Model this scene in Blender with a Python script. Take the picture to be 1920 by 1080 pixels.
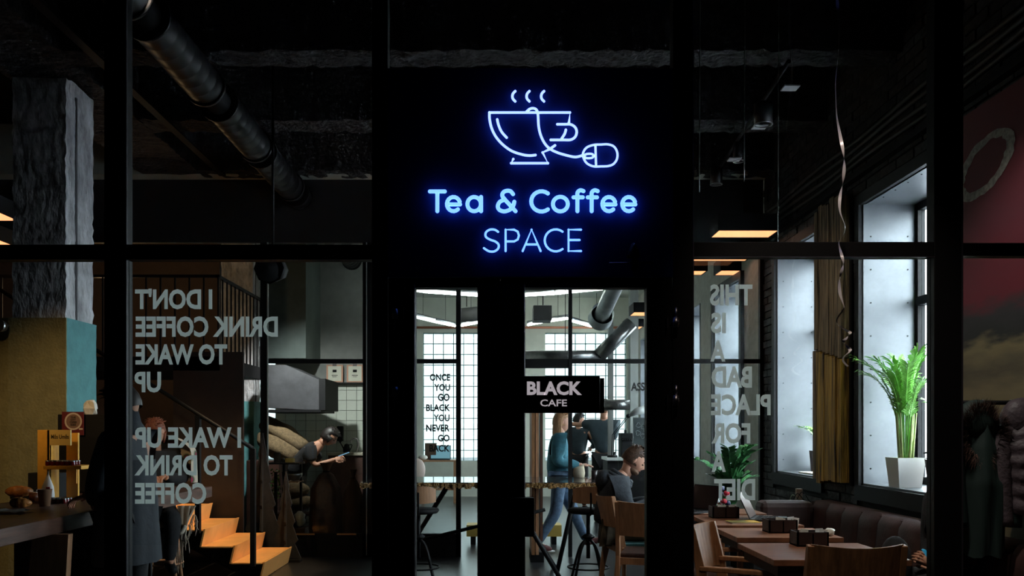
import bpy, math, random
from mathutils import Vector, Matrix
random.seed(7)
R = math.radians; PI = math.pi
sc = bpy.context.scene; COL = sc.collection
for o in list(bpy.data.objects): bpy.data.objects.remove(o)

# ---------------------------------------------------------------- camera, world, light, exposure
CAMZ, F, VX, VY = 1.42, 1600.0, 928.0, 805.0
cam = bpy.data.cameras.new('camera'); camo = bpy.data.objects.new('camera', cam); COL.objects.link(camo)
camo.location = (0, 0, CAMZ); camo.rotation_euler = (PI/2, 0, 0)
cam.lens = 30; cam.sensor_width = 36; cam.shift_x = (960-VX)/1920; cam.shift_y = (VY-540)/1920; cam.clip_start = .05
sc.camera = camo
w = bpy.data.worlds.new('sky'); sc.world = w; w.use_nodes = True
bg = w.node_tree.nodes['Background']; bg.inputs[0].default_value = (.86, .95, 1, 1); bg.inputs[1].default_value = 22.0
sc.view_settings.view_transform = 'Standard'; sc.view_settings.look = 'None'
sc.view_settings.gamma = 1; sc.view_settings.exposure = 0.0; sc.view_settings.use_curve_mapping = False

def area(loc, rot, sx, sy, power, color, portal=False):
    l = bpy.data.lights.new('area_light', 'AREA'); l.shape = 'RECTANGLE'; l.size = sx; l.size_y = sy
    l.energy = power; l.color = color
    if portal: l.cycles.is_portal = True
    o = bpy.data.objects.new('area_light', l); COL.objects.link(o); o.location = loc; o.rotation_euler = rot; return o
def point(loc, power, color, r=.05):
    l = bpy.data.lights.new('point_light', 'POINT'); l.energy = power; l.color = color; l.shadow_soft_size = r
    o = bpy.data.objects.new('point_light', l); COL.objects.link(o); o.location = loc; return o
def spot(loc, target, power, color, ang, blend=.6, r=.05):
    l = bpy.data.lights.new('spot_light', 'SPOT'); l.energy = power; l.color = color; l.spot_size = R(ang); l.spot_blend = blend
    l.shadow_soft_size = r
    o = bpy.data.objects.new('spot_light', l); COL.objects.link(o); o.location = loc
    o.rotation_euler = (Vector(target)-Vector(loc)).to_track_quat('-Z', 'Y').to_euler(); return o

XW = 3.0                                   # inner face of the brick wall on the right
WIN = [(5.62, 6.96), (7.84, 9.07), (10.39, 11.65), (12.5, 13.76), (14.6, 15.86), (16.5, 17.6)]
WZ0, WZ1 = .98, 3.25
BWIN = [(-6.67, -4.59), (-1.52, .19), (1.06, 2.78)]   # windows in the far wall
BZ0, BZ1 = .75, 3.46
for a, b in WIN:
    area((3.50, (a+b)/2, (WZ0+WZ1)/2), (0, R(90), 0), WZ1-WZ0, b-a, 1, (1, 1, 1), True)
for a, b in BWIN:
    area(((a+b)/2, 18.32, (BZ0+BZ1)/2), (R(-90), 0, 0), b-a, BZ1-BZ0, 1, (1, 1, 1), True)
WARM = (1, .62, .30)
spot((-1.1, 8.35, 3.7), (-2.75, 8.45, .4), 420, (1, .66, .34), 40, .5)       # ceiling spot over the yellow stair
spot((-2.9, 3.95, 2.95), (-3.3, 6.7, 1.2), 120, (1, .62, .28), 44, .9)       # ceiling spot over the counter
spot((-2.0, 5.0, 4.0), (-2.6, 7.1, 1.1), 90, (1, .8, .6), 30, .8)           # ceiling spot on the seated guest
spot((-2.35, 9.9, 3.1), (-2.3, 12.3, 1.0), 420, (1, 1, .94), 80, .9)            # unseen spot aimed to brighten the kitchen tiles and worker
point((-4.6, 10.2, 2.9), 14, WARM, .1)                                       # landing lamp
spot((1.0, 2.4, 3.6), (1.7, 4.25, .85), 55, (1, .84, .7), 42, .8)            # unseen camera-side spot added to light the chair backs
spot((1.3, 3.9, 4.0), (1.6, 5.0, .7), 110, (1, .82, .66), 56, .8)           # unseen spot added to reach the near chair back and tables
spot((1.3, 6.3, 4.05), (2.95, 7.45, 1.8), 60, (1, .9, .75), 50, .8)           # unseen spot added to brighten the plank panel
spot((1.9, 3.95, 3.9), (2.9, 4.8, 1.6), 80, (1, .92, .82), 60, .8)           # unseen spot added to light the mural and coats
spot((.2, 5.6, 4.05), (1.15, 6.9, .8), 60, (1, .85, .7), 50, .8)

# ---------------------------------------------------------------- helpers
def P(px, py, Y): return Vector(((px-VX)/F*Y, Y, CAMZ-(py-VY)/F*Y))
def PX(px, Y): return (px-VX)/F*Y
def PZ(py, Y): return CAMZ-(py-VY)/F*Y

MATS = {}
def mat(name, col, rough=.6, metal=0, var=.0, scale=6, bump=0, bscale=None, spec=.5, stretch=None, emit=None, es=1, col2=None, coat=0):
    if name in MATS: return MATS[name]
    m = bpy.data.materials.new(name); m.use_nodes = True; nt = m.node_tree; b = nt.nodes['Principled BSDF']
    b.inputs['Base Color'].default_value = (*col, 1); b.inputs['Roughness'].default_value = rough
    b.inputs['Metallic'].default_value = metal; b.inputs['Specular IOR Level'].default_value = spec
    if coat: b.inputs['Coat Weight'].default_value = coat
    if emit: b.inputs['Emission Color'].default_value = (*emit, 1); b.inputs['Emission Strength'].default_value = es
    tc = nt.nodes.new('ShaderNodeTexCoord'); mp = nt.nodes.new('ShaderNodeMapping'); nt.links.new(tc.outputs['Object'], mp.inputs[0])
    if stretch: mp.inputs['Scale'].default_value = stretch
    if var or col2:
        n = nt.nodes.new('ShaderNodeTexNoise'); n.inputs['Scale'].default_value = scale; n.inputs['Detail'].default_value = 6
        n.inputs['Roughness'].default_value = .65
        nt.links.new(mp.outputs[0], n.inputs[0])
        rp = nt.nodes.new('ShaderNodeValToRGB'); rp.color_ramp.elements[0].position = .36; rp.color_ramp.elements[1].position = .66
        c2 = col2 or tuple(min(1, c*(1+var)) for c in col); c1 = col if col2 else tuple(c*(1-var) for c in col)
        rp.color_ramp.elements[0].color = (*c1, 1); rp.color_ramp.elements[1].color = (*c2, 1)
        nt.links.new(n.outputs['Fac'], rp.inputs[0]); nt.links.new(rp.outputs[0], b.inputs['Base Color'])
    if bump:
        n2 = nt.nodes.new('ShaderNodeTexNoise'); n2.inputs['Scale'].default_value = bscale or scale*2; n2.inputs['Detail'].default_value = 8
        nt.links.new(mp.outputs[0], n2.inputs[0]); bp = nt.nodes.new('ShaderNodeBump'); bp.inputs['Strength'].default_value = bump
        bp.inputs['Distance'].default_value = .05 if bump >= .9 else .02
        nt.links.new(n2.outputs['Fac'], bp.inputs['Height']); nt.links.new(bp.outputs[0], b.inputs['Normal'])
    MATS[name] = m; return m

def glassmat(name, tint=(1, 1, 1), rough=.0, refl=1.0):
    m = bpy.data.materials.new(name); m.use_nodes = True; nt = m.node_tree; nt.nodes.clear()
    out = nt.nodes.new('ShaderNodeOutputMaterial'); mx = nt.nodes.new('ShaderNodeMixShader'); tr = nt.nodes.new('ShaderNodeBsdfTransparent')
    gl = nt.nodes.new('ShaderNodeBsdfGlossy'); fr = nt.nodes.new('ShaderNodeFresnel'); mu = nt.nodes.new('ShaderNodeMath')
    mu.operation = 'MULTIPLY'; mu.inputs[1].default_value = refl
    fr.inputs[0].default_value = 1.45; tr.inputs[0].default_value = (*tint, 1); gl.inputs['Roughness'].default_value = rough
    ge = nt.nodes.new('ShaderNodeNewGeometry'); sb = nt.nodes.new('ShaderNodeMath'); sb.operation = 'SUBTRACT'; sb.inputs[0].default_value = 1
    nt.links.new(ge.outputs['Backfacing'], sb.inputs[1]); m2 = nt.nodes.new('ShaderNodeMath'); m2.operation = 'MULTIPLY'
    nt.links.new(fr.outputs[0], mu.inputs[0]); nt.links.new(mu.outputs[0], m2.inputs[0]); nt.links.new(sb.outputs[0], m2.inputs[1]); nt.links.new(m2.outputs[0], mx.inputs[0])
    nt.links.new(tr.outputs[0], mx.inputs[1]); nt.links.new(gl.outputs[0], mx.inputs[2]); nt.links.new(mx.outputs[0], out.inputs[0])
    MATS[name] = m; return m

def vinylmat():
    m = bpy.data.materials.new('frosted_vinyl'); m.use_nodes = True; nt = m.node_tree; nt.nodes.clear()
    out = nt.nodes.new('ShaderNodeOutputMaterial'); mx = nt.nodes.new('ShaderNodeMixShader')
    tr = nt.nodes.new('ShaderNodeBsdfTranslucent'); di = nt.nodes.new('ShaderNodeBsdfDiffuse')
    tr.inputs[0].default_value = (.88, .96, .92, 1); di.inputs[0].default_value = (.85, .93, .90, 1); mx.inputs[0].default_value = .75
    nt.links.new(di.outputs[0], mx.inputs[1]); nt.links.new(tr.outputs[0], mx.inputs[2])
    nt.links.new(mx.outputs[0], out.inputs[0]); MATS['vinyl'] = m; return m

class MB:
    def __init__(s): s.v = []; s.f = []; s.sm = []
    def add(s, vs, fs, smooth=False):
        n = len(s.v); s.v += [Vector(v) for v in vs]; s.f += [tuple(i+n for i in f) for f in fs]; s.sm += [smooth]*len(fs); return s
    def box(s, x0, x1, y0, y1, z0, z1, M=None):
        vs = [Vector((x, y, z)) for z in (z0, z1) for y in (y0, y1) for x in (x0, x1)]
        if M: vs = [M @ v for v in vs]
        return s.add(vs, [(0, 2, 3, 1), (4, 5, 7, 6), (0, 1, 5, 4), (2, 6, 7, 3), (0, 4, 6, 2), (1, 3, 7, 5)])
    def tube(s, pts, r, n=8, cap=True, smooth=True, closed=False):
        pts = [Vector(p) for p in pts]; k = len(pts); rs = r if isinstance(r, (list, tuple)) else [r]*k
        t0 = (pts[1]-pts[0]).normalized(); up = Vector((0, 0, 1)) if abs(t0.z) < .9 else Vector((1, 0, 0))
        nrm = t0.cross(up).normalized(); vs = []
        for i in range(k):
            a = pts[(i-1) % k] if closed else pts[max(i-1, 0)]; b = pts[(i+1) % k] if closed else pts[min(i+1, k-1)]
            t = (b-a).normalized() if (b-a).length > 1e-9 else t0
            nrm = (nrm-t*nrm.dot(t)); nrm = nrm.normalized() if nrm.length > 1e-6 else t.orthogonal().normalized(); bi = t.cross(nrm)
            for j in range(n):
                an = 2*PI*j/n; vs.append(pts[i]+(nrm*math.cos(an)+bi*math.sin(an))*rs[i])
        fs = [(i*n+j, i*n+(j+1) % n, ((i+1) % k)*n+(j+1) % n, ((i+1) % k)*n+j) for i in range(k if closed else k-1) for j in range(n)]
        s.add(vs, fs, smooth)
        if cap and not closed:
            m = len(s.v)-k*n
            s.f += [tuple(m+j for j in reversed(range(n))), tuple(m+(k-1)*n+j for j in range(n))]; s.sm += [False, False]
        return s
    def lathe(s, prof, c=(0, 0, 0), n=20, sx=1, sy=1, M=None):
        c = Vector(c); vs = []
        for r, z in prof:
            for j in range(n):
                a = 2*PI*j/n; v = Vector((r*math.cos(a)*sx, r*math.sin(a)*sy, z)); v = (M @ v) if M else v; vs.append(v+c)
        k = len(prof)
        return s.add(vs, [(i*n+j, i*n+(j+1) % n, (i+1)*n+(j+1) % n, (i+1)*n+j) for i in range(k-1) for j in range(n)], True)
    def ell(s, c, rx, ry, rz, n=12, m=8, M=None, noise=0, seed=1):
        rnd = random.Random(seed); c = Vector(c); vs = []
        for i in range(m+1):
            th = PI*i/m
            for j in range(n):
                a = 2*PI*j/n; k = 1+noise*(rnd.random()-.5)*math.sin(th)
                v = Vector((rx*math.sin(th)*math.cos(a)*k, ry*math.sin(th)*math.sin(a)*k, rz*math.cos(th)*k))
                v = (M @ v) if M else v; vs.append(v+c)
        return s.add(vs, [(i*n+j, i*n+(j+1) % n, (i+1)*n+(j+1) % n, (i+1)*n+j) for i in range(m) for j in range(n)], True)
    def prism(s, poly, d, axis='y', at=0):
        """poly (a,b) pairs extruded by d along axis from at"""
        def mk(a, b, t): return {'y': (a, t, b), 'x': (t, a, b), 'z': (a, b, t)}[axis]
        n = len(poly); vs = [mk(a, b, at) for a, b in poly]+[mk(a, b, at+d) for a, b in poly]
        fs = [tuple(range(n)), tuple(reversed(range(n, 2*n)))]+[(i, i+n, (i+1) % n+n, (i+1) % n) for i in range(n)]
        return s.add(vs, fs)
    def sheet(s, rows, th=0, smooth=True):
        r = len(rows); c = len(rows[0]); vs = [Vector(v) for row in rows for v in row]
        return s.add(vs, [(i*c+j, i*c+j+1, (i+1)*c+j+1, (i+1)*c+j) for i in range(r-1) for j in range(c-1)], smooth)
    def xf(s, M): s.v = [M @ v for v in s.v]; return s

W = {}
def mesh_obj(name, mb, m, parent=None, loc=None, bevel=0, mods=None, world=True, smoothall=None):
    me = bpy.data.meshes.new(name)
    o = bpy.data.objects.new(name, me); COL.objects.link(o)
    if parent: o.parent = parent; Mw = W[parent]
    else:
        if loc is None:
            xs = [v.x for v in mb.v]; ys = [v.y for v in mb.v]; loc = ((min(xs)+max(xs))/2, (min(ys)+max(ys))/2, min(v.z for v in mb.v)) if world else (0, 0, 0)
        o.location = loc; Mw = Matrix.Translation(loc)
    W[o] = Mw; inv = Mw.inverted(); vs = [inv @ v for v in mb.v] if world else mb.v
    me.from_pydata([tuple(v) for v in vs], [], mb.f)
    sm = mb.sm if smoothall is None else [smoothall]*len(mb.f)
    if any(sm): me.polygons.foreach_set('use_smooth', sm)
    me.materials.append(m)
    if bevel:
        b = o.modifiers.new('bevel', 'BEVEL'); b.width = bevel; b.segments = 2; b.limit_method = 'ANGLE'; b.angle_limit = R(40)
    me.update(); return o
def tag(o, label=None, cat=None, group=None, kind=None):
    for k, v in (('label', label), ('category', cat), ('group', group), ('kind', kind)):
        if v: o[k] = v
    return o
def thing(name, label, cat, loc=(0, 0, 0), rz=0, group=None, kind=None):
    o = bpy.data.objects.new(name, None); COL.objects.link(o); o.location = loc; o.rotation_euler = (0, 0, rz); o.empty_display_size = .1
    W[o] = Matrix.Translation(loc) @ Matrix.Rotation(rz, 4, 'Z'); return tag(o, label, cat, group, kind)
def part(par, name, mb, m, bevel=0, local=False, label=None, kind=None):
    o = mesh_obj(name, mb, m, par, bevel=bevel, world=not local)
    return tag(o, label, kind=kind)
def one(name, mb, m, label, cat, group=None, bevel=0, kind=None): return tag(mesh_obj(name, mb, m, bevel=bevel), label, cat, group, kind)
def struct(name, mb, m, bevel=0): return tag(mesh_obj(name, mb, m, bevel=bevel), kind='structure')
def skel(name): o = thing(name, None, None); o['kind'] = 'structure'; return o
def copy_tree(o, parent=None, loc=None, rz=None, label=None, group=None):
    c = o.copy(); COL.objects.link(c); W[c] = W[o]
    if parent: c.parent = parent
    else:
        if loc is not None: c.location = loc
        if rz is not None: c.rotation_euler = (0, 0, rz)
        W[c] = Matrix.Translation(c.location) @ Matrix.Rotation(c.rotation_euler.z, 4, 'Z')
        if label: c['label'] = label
        if group: c['group'] = group
    for ch in list(o.children): copy_tree(ch, c)
    return c
def box(x0, x1, y0, y1, z0, z1): return MB().box(x0, x1, y0, y1, z0, z1)
def cr(pts, n=5, closed=False):
    pts = [Vector(p) for p in pts]; k = len(pts); out = []
    for i in range(k if closed else k-1):
        g = (lambda j: pts[j % k]) if closed else (lambda j: pts[min(max(j, 0), k-1)])
        p0, p1, p2, p3 = g(i-1), g(i), g(i+1), g(i+2)
        for a in range(n):
            t = a/n; out.append(.5*((2*p1)+(p2-p0)*t+(2*p0-5*p1+4*p2-p3)*t*t+(3*p1-p0-3*p2+p3)*t**3))
    if not closed: out.append(pts[-1])
    return out
def textmb(s, x0, x1, z0, z1, y, off=.0, mirror=False, th=.001):
    """lettering fitted to a rectangle in the plane Y=y"""
    c = bpy.data.curves.new('t', 'FONT'); c.body = s; c.offset = off; c.extrude = .0; c.resolution_u = 3
    o = bpy.data.objects.new('t', c); COL.objects.link(o); bpy.context.view_layer.update()
    me = bpy.data.meshes.new_from_object(o.evaluated_get(bpy.context.evaluated_depsgraph_get()))
    xs = [v.co.x for v in me.vertices]; ys = [v.co.y for v in me.vertices]; a, b, c0, d = min(xs), max(xs), min(ys), max(ys)
    mb = MB(); vs = []
    for v in me.vertices:
        u = (v.co.x-a)/(b-a); u = 1-u if mirror else u
        vs.append((x0+(x1-x0)*u, y, z0+(z1-z0)*(v.co.y-c0)/(d-c0)))
    mb.add(vs, [tuple(p.vertices) for p in me.polygons])
    bpy.data.objects.remove(o); bpy.data.meshes.remove(me); return mb

# ---------------------------------------------------------------- materials
black = mat('black_steel', (.006, .006, .007), .55, bump=.05, scale=60, spec=.2)
bead = mat('dark_bead', (.10, .09, .115), .4, .6)
matteblack = mat('matte_black', (.008, .008, .009), .7, spec=.2)
board = mat('navy_black_panel', (.012, .028, .12), .85, spec=.05)
neon = mat('neon_tube', (.6, .8, 1), .3, emit=(.19, .28, 1.0), es=3.0)
neon2 = mat('neon_tube_letters', (.5, .8, 1), .3, emit=(.10, .235, 1.0), es=3.0)
glass = glassmat('clear_glass', (.95, .97, .97)); pane_m = glassmat('old_pane', (.29, .315, .31), .1)
vinyl = vinylmat(); bvinyl = mat('black_vinyl', (.004, .004, .004), .5)
chrome = mat('chrome', (.5, .45, .48), .3, 1); steel = mat('brushed_steel', (.35, .36, .37), .35, 1, var=.15, scale=8)
zinc = mat('zinc_sheet', (.115, .125, .14), .42, .35, var=.14, scale=2.5, bump=.03)
floor_m = mat('dark_concrete_floor', (.022, .022, .024), .28, var=.3, scale=3, bump=.02)
ceil_m = mat('black_ceiling', (.004, .004, .004), .9, spec=.1)
beam_m = mat('black_beam_concrete', (.042, .042, .047), .85, var=.35, scale=9, bump=.9, bscale=26, spec=.2)
brick_m = mat('painted_brick', (.052, .053, .056), .8, var=.45, scale=14, bump=.5, bscale=40, spec=.25)
mortar = mat('mortar', (.018, .018, .02), .9)
plaster = mat('pale_plaster', (.48, .50, .43), .8, var=.08, scale=3); bceil = mat('pale_ceiling', (.35, .37, .33), .8, var=.12, scale=1)
dwall = mat('dark_wall', (.012, .011, .011), .85, var=.3, scale=3); mwall = mat('mauve_wall', (.13, .09, .075), .8, var=.1)
conc = mat('raw_concrete', (.50, .50, .53), .9, var=.42, scale=7, bump=1.0, bscale=18, stretch=(1, 1, .45))
teal = mat('teal_paint', (.10, .30, .32), .7, var=.12, scale=10, bump=.25, bscale=40)
wood = mat('oak', (.30, .135, .06), .5, var=.3, scale=5, stretch=(8, 8, 1), bump=.05)
oakl = mat('light_oak', (.42, .22, .12), .5, var=.2, scale=5, stretch=(8, 8, 1))
walnut = mat('walnut_top', (.21, .085, .045), .38, var=.4, scale=4, stretch=(1.2, 9, 1), bump=.04)
dkwood = mat('dark_wood', (.05, .022, .016), .45, var=.35, scale=5, stretch=(1, 6, 1)); boxm = mat('box_wood', (.022, .010, .009), .5, var=.3, scale=8)
leather = mat('brown_leather', (.045, .022, .020), .62, spec=.25, var=.25, scale=12, bump=.1, bscale=60)
yellow = mat('yellow_paint', (.80, .40, .05), .5, var=.08, scale=20); stairm = mat('orange_yellow_steel', (.85, .43, .14), .5, var=.10, scale=4)
white = mat('white_glaze', (.82, .82, .82), .15); paper = mat('paper', (.7, .68, .62), .8); cream = mat('cream_cloth', (.55, .48, .36), .9, var=.2, scale=10)
burlap = mat('burlap', (.17, .115, .06), .95, var=.3, scale=30, bump=.6, bscale=120)
tile_m = mat('pale_tile', (.46, .49, .44), .3, var=.06, scale=3); grout = mat('grout', (.16, .17, .15), .9)
hoodm = mat('hood_steel', (.10, .10, .11), .4, .6, var=.2, scale=4); greywall = mat('grey_soffit', (.10, .125, .12), .8, var=.2, scale=2)
leaf = mat('palm_leaf', (.20, .46, .09), .4, var=.35, scale=8); leafd = mat('dark_leaf', (.06, .20, .075), .22, var=.5, scale=14); stemm = mat('stem', (.30, .36, .12), .6)
soil = mat('soil', (.05, .025, .015), .95); skin = mat('skin', (.62, .33, .24), .55); skin2 = mat('skin_tan', (.45, .22, .14), .55)
denim = mat('denim', (.07, .12, .20), .85, var=.35, scale=18, bump=.1); hoodie = mat('charcoal_hoodie', (.022, .028, .038), .9, var=.35, scale=30, bump=.2)
bluesw = mat('blue_sweater', (.045, .17, .23), .9, var=.25, scale=14, bump=.3); blackcl = mat('black_cloth', (.008, .008, .010), .9, bump=.2, scale=20)
tee = mat('dark_tee', (.028, .045, .055), .9, var=.2, scale=10); khaki = mat('khaki', (.16, .13, .09), .9, var=.2, scale=10)
coatm = mat('navy_coat', (.013, .019, .028), .8, var=.25, scale=10, bump=.2); hairb = mat('brown_hair', (.06, .028, .014), .6, var=.4, scale=40, bump=.3)
hairl = mat('blond_hair', (.42, .22, .11), .55, var=.35, scale=40, bump=.3, stretch=(4, 4, .5)); hairk = mat('black_hair', (.012, .008, .007), .5, var=.3, scale=40)
gold = mat('live_edge_bark', (.55, .32, .12), .4, var=.6, scale=40, bump=1, bscale=60); ducts = mat('black_duct', (.011, .011, .013), .42, .3, var=.2)
galv = mat('galvanised', (.30, .31, .31), .35, .8, var=.2, scale=5); warmin = mat('lamp_plywood', (.8, .42, .2), .6, emit=(1, .50, .26), es=1.0)
bulb = mat('bulb', (1, .8, .5), .3, emit=(1, .7, .4), es=6); tubee = mat('fluorescent', (1, 1, 1), .3, emit=(.93, 1, .93), es=22)

# ---------------------------------------------------------------- room shell
struct('floor', box(-8, 3.6, -3, 18.4, -.2, 0), floor_m)
cl = struct('ceiling', box(-8, 3.6, -3, 9.3, 4.75, 4.9), ceil_m)
struct('ceiling_rear', box(-8, 3.6, 9.3, 18.4, 4.2, 4.9), bceil)
struct('ground', box(-40, 60, -30, 60, -.6, -.55), mat('street', (.3, .3, .32), .9, var=.2))
def rough_beam(x0, x1, y0, y1, z0, z1, axis='x', seed=0):
    rnd = random.Random(seed); mb = MB(); L = (x1-x0) if axis == 'x' else (y1-y0); n = int(L/.06); rows = []
    for i in range(n+1):
        t = i/n; j = lambda a=.012: (rnd.random()-.5)*2*a
        sec = [(y0, z1), (y0+j(), z0+j()), (y0+(y1-y0)*.33, z0+j()), (y0+(y1-y0)*.66, z0+j()), (y1+j(), z0+j()), (y1, z1)] if axis == 'x' else \
              [(x0, z1), (x0+j(), z0+j()), (x0+(x1-x0)*.33, z0+j()), (x0+(x1-x0)*.66, z0+j()), (x1+j(), z0+j()), (x1, z1)]
        rows.append([(x0+L*t, a, b) if axis == 'x' else (a, y0+L*t, b) for a, b in sec])
    return mb.sheet(rows, smooth=False)
for k, (a, b) in enumerate([(3.9, 4.2), (5.05, 5.35), (6.26, 6.54), (7.67, 7.98), (9.15, 9.42)]):
    part(cl, 'beam', rough_beam(-3.2, 2.99, a, b, 4.2, 4.76, 'x', k), beam_m)
part(cl, 'main_beam', rough_beam(-3.85, -3.2, 3.8, 9.3, 4.2, 4.76, 'y', 9), beam_m)
part(cl, 'cable_tray', box(-2.97, -2.90, 4, 9.2, 4.15, 4.17), matteblack)
struct('wall_left', box(-8.2, -8, -3, 18.4, -.2, 4.9), dwall)
struct('wall_back', box(-8, 3.6, -3.2, -3, -.2, 4.9), dwall)
struct('wall_kitchen_side', box(-1.47, -1.40, 9.65, 13.2, 0, 4.2), plaster)
struct('wall_landing', box(-8, -4.0, 12.4, 12.5, 0, 4.2), mwall)
# far wall with its three glazed openings
mb = MB(); edges = [-8]+[e for a in BWIN for e in a]+[3.6]
for i in range(0, len(edges), 2): mb.box(edges[i], edges[i+1], 18, 18.3, 0, 4.2)
for a, b in BWIN: mb.box(a, b, 18, 18.3, 0, BZ0); mb.box(a, b, 18, 18.3, BZ1, 4.2)
fw = struct('wall_far', mb, plaster)
part(fw, 'copper_pipe', MB().tube([(-1.9, 17.93, 3.56), (2.95, 17.93, 3.56)], .025, 8), mat('copper_pipe', (.45, .17, .10), .5))
teals = mat('teal_muntin', (.05, .13, .13), .5)
pm = None
for wi, (a, b) in enumerate(BWIN):
    wn = skel('window_%d' % (7+wi)); nx = 8; nz = 12; dx = (b-a)/nx; dz = (BZ1-BZ0)/nz
    for i in range(nx+1): part(wn, 'muntin', box(a+dx*i-.007, a+dx*i+.007, 18.08, 18.14, BZ0, BZ1), teals)
    for j in range(nz+1): part(wn, 'muntin', box(a, b, 18.085, 18.135, BZ0+dz*j-.007, BZ0+dz*j+.007), teals)
    pm = None
    for i in range(nx):
        for j in range(nz):
            if pm is None:
                pm = part(wn, 'pane', box(-dx/2+.007, dx/2-.007, -.004, .004, -dz/2+.007, dz/2-.007), pane_m, local=True); o = pm
            else: o = pm.copy(); COL.objects.link(o); o.parent = wn
            o.location = (a+dx*(i+.5), 18.11, BZ0+dz*(j+.5))
# right wall: mortar backing with openings, bricks proud of it
def wall_right_backing(name, y0, y1, m):
    mb = MB(); ys = [y0]+[e for p in WIN if y0 < p[0] < y1 for e in p]+[y1]
    for i in range(0, len(ys), 2): mb.box(XW+.012, 3.49, ys[i], ys[i+1], 0, 4.76)
    for p in WIN:
        if y0 < p[0] < y1: mb.box(XW+.012, 3.49, p[0], p[1], 0, WZ0-.02); mb.box(XW+.012, 3.49, p[0], p[1], WZ1+.02, 4.76)
    return struct(name, mb, m)
wr = wall_right_backing('wall_right', -3, 9.55, mortar); wall_right_backing('wall_right_rear', 9.55, 18.3, mat('whitewash', (.36, .35, .31), .8, var=.15, scale=8, bump=.3))
cand = []; BL, BH, J = .25, .068, .012; row = 0; z = 0.0
while z < 4.7:
    y = 4.0-(BL+J)/2*(row % 2)
    while y < 9.5:
        y0, y1 = y, min(y+BL, 9.5)
        hit = [p for p in WIN[:2] if y1 > p[0]-.09 and y0 < p[1]+.09 and z+BH > WZ0-.16 and z < WZ1+.1]
        if hit:
            p = hit[0]
            if y0 < p[0]-.09 and y1 > p[0]-.09: y1 = p[0]-.09
            elif y1 > p[1]+.09 and y0 < p[1]+.09: y0 = p[1]+.09
            else: y += BL+J; continue
        if y1-y0 > .04:
            ym = (y0+y1)/2; px = VX+F*XW/ym; py = VY-F*(z-CAMZ)/ym
            vis = 1290 < px < 1925 and -5 < py < 1085 and not (1752 < px < 1805)
            behind = z < .78 and ym > 4.2
            cand.append((0 if vis and not behind else 1, ym, y0, y1, z))
        y += BL+J
    z += BH+J; row += 1
cand.sort(key=lambda c: (c[0], c[1])); rnd = random.Random(3); rest = MB()
brm = {}
for i, (v, ym, y0, y1, z) in enumerate(cand):
    d = rnd.uniform(-.008, .006); j = lambda: rnd.uniform(-.003, .003)
    if i < 298 and v == 0:
        key = (round(y1-y0, 3), rnd.randint(0, 2))
        if key not in brm:
            h = (y1-y0)/2
            m_ = MB(); m_.add([(-.02, -h+j(), j()), (-.02, h+j(), j()), (-.02, h+j(), BH+j()), (-.02, -h+j(), BH+j()), (.03, -h, 0), (.03, h, 0), (.03, h, BH), (.03, -h, BH)],
                              [(0, 3, 2, 1), (4, 5, 6, 7), (0, 1, 5, 4), (3, 7, 6, 2), (0, 4, 7, 3), (1, 2, 6, 5)])
            o = part(wr, 'brick', m_, brick_m, local=True); brm[key] = o
        else: o = brm[key].copy(); COL.objects.link(o); o.parent = wr
        inv = W[wr].inverted(); o.location = inv @ Vector((XW+.012+d, ym, z))
    else: rest.box(XW-.008+d, XW+.04, y0, y1, z, z+BH)
tag(part(wr, 'brickwork', rest, brick_m), kind='stuff')
# wall windows with deep zinc reveals
for wi, (a, b) in enumerate(WIN):
    wn = skel('window_%d' % (wi+1)); jm = zinc
    for nm, bx in (('jamb_sheet', (XW-.0, 3.46, b-.012, b-.0005, WZ0, WZ1)), ('jamb_sheet', (XW, 3.46, a+.0005, a+.012, WZ0, WZ1)),
                   ('head_sheet', (XW, 3.46, a, b, WZ1, WZ1+.015)), ('sill_sheet', (XW, 3.46, a, b, WZ0-.015, WZ0))):
        part(wn, nm, box(*bx), jm)
    if wi < 3:
        part(wn, 'surround', box(XW-.035, XW+.02, a-.08, a, WZ0-.14, WZ1+.09), black); part(wn, 'surround', box(XW-.035, XW+.02, b, b+.08, WZ0-.14, WZ1+.09), black)
        part(wn, 'surround', box(XW-.035, XW+.02, a, b, WZ1, WZ1+.09), black); part(wn, 'apron', box(XW-.035, XW+.02, a, b, WZ0-.14, WZ0-.016), black)
        rv = MB()
        for zz in [WZ0+.12+.27*k for k in range(9)]:
            for xx in (XW+.06, 3.36): rv.tube([(xx, b-.018, zz), (xx, b-.012, zz)], .006, 6)
        for yy in [a+.1+.2*k for k in range(6)]:
            rv.tube([(XW+.06, yy, WZ1-.004), (XW+.06, yy, WZ1+.002)], .006, 6)
        part(wn, 'rivet', rv, matteblack, kind='stuff')
    fr = MB().box(3.42, 3.48, a, a+.06, WZ0, WZ1).box(3.42, 3.48, b-.06, b, WZ0, WZ1).box(3.42, 3.48, a, b, WZ0, WZ0+.06).box(3.42, 3.48, a, b, WZ1-.06, WZ1)
    part(wn, 'window_frame', fr, black); part(wn, 'transom_bar', box(3.41, 3.49, a+.06, b-.06, 2.42, 2.49), black)
    part(wn, 'mullion', box(3.425, 3.475, (a+b)/2-.03, (a+b)/2+.03, WZ0+.06, 2.42), black)
    for q in ((a+.06, (a+b)/2-.03, WZ0+.06, 2.42), ((a+b)/2+.03, b-.06, WZ0+.06, 2.42), (a+.06, b-.06, 2.49, WZ1-.06)):
        part(wn, 'pane', box(3.447, 3.453, *q), glass)
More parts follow.
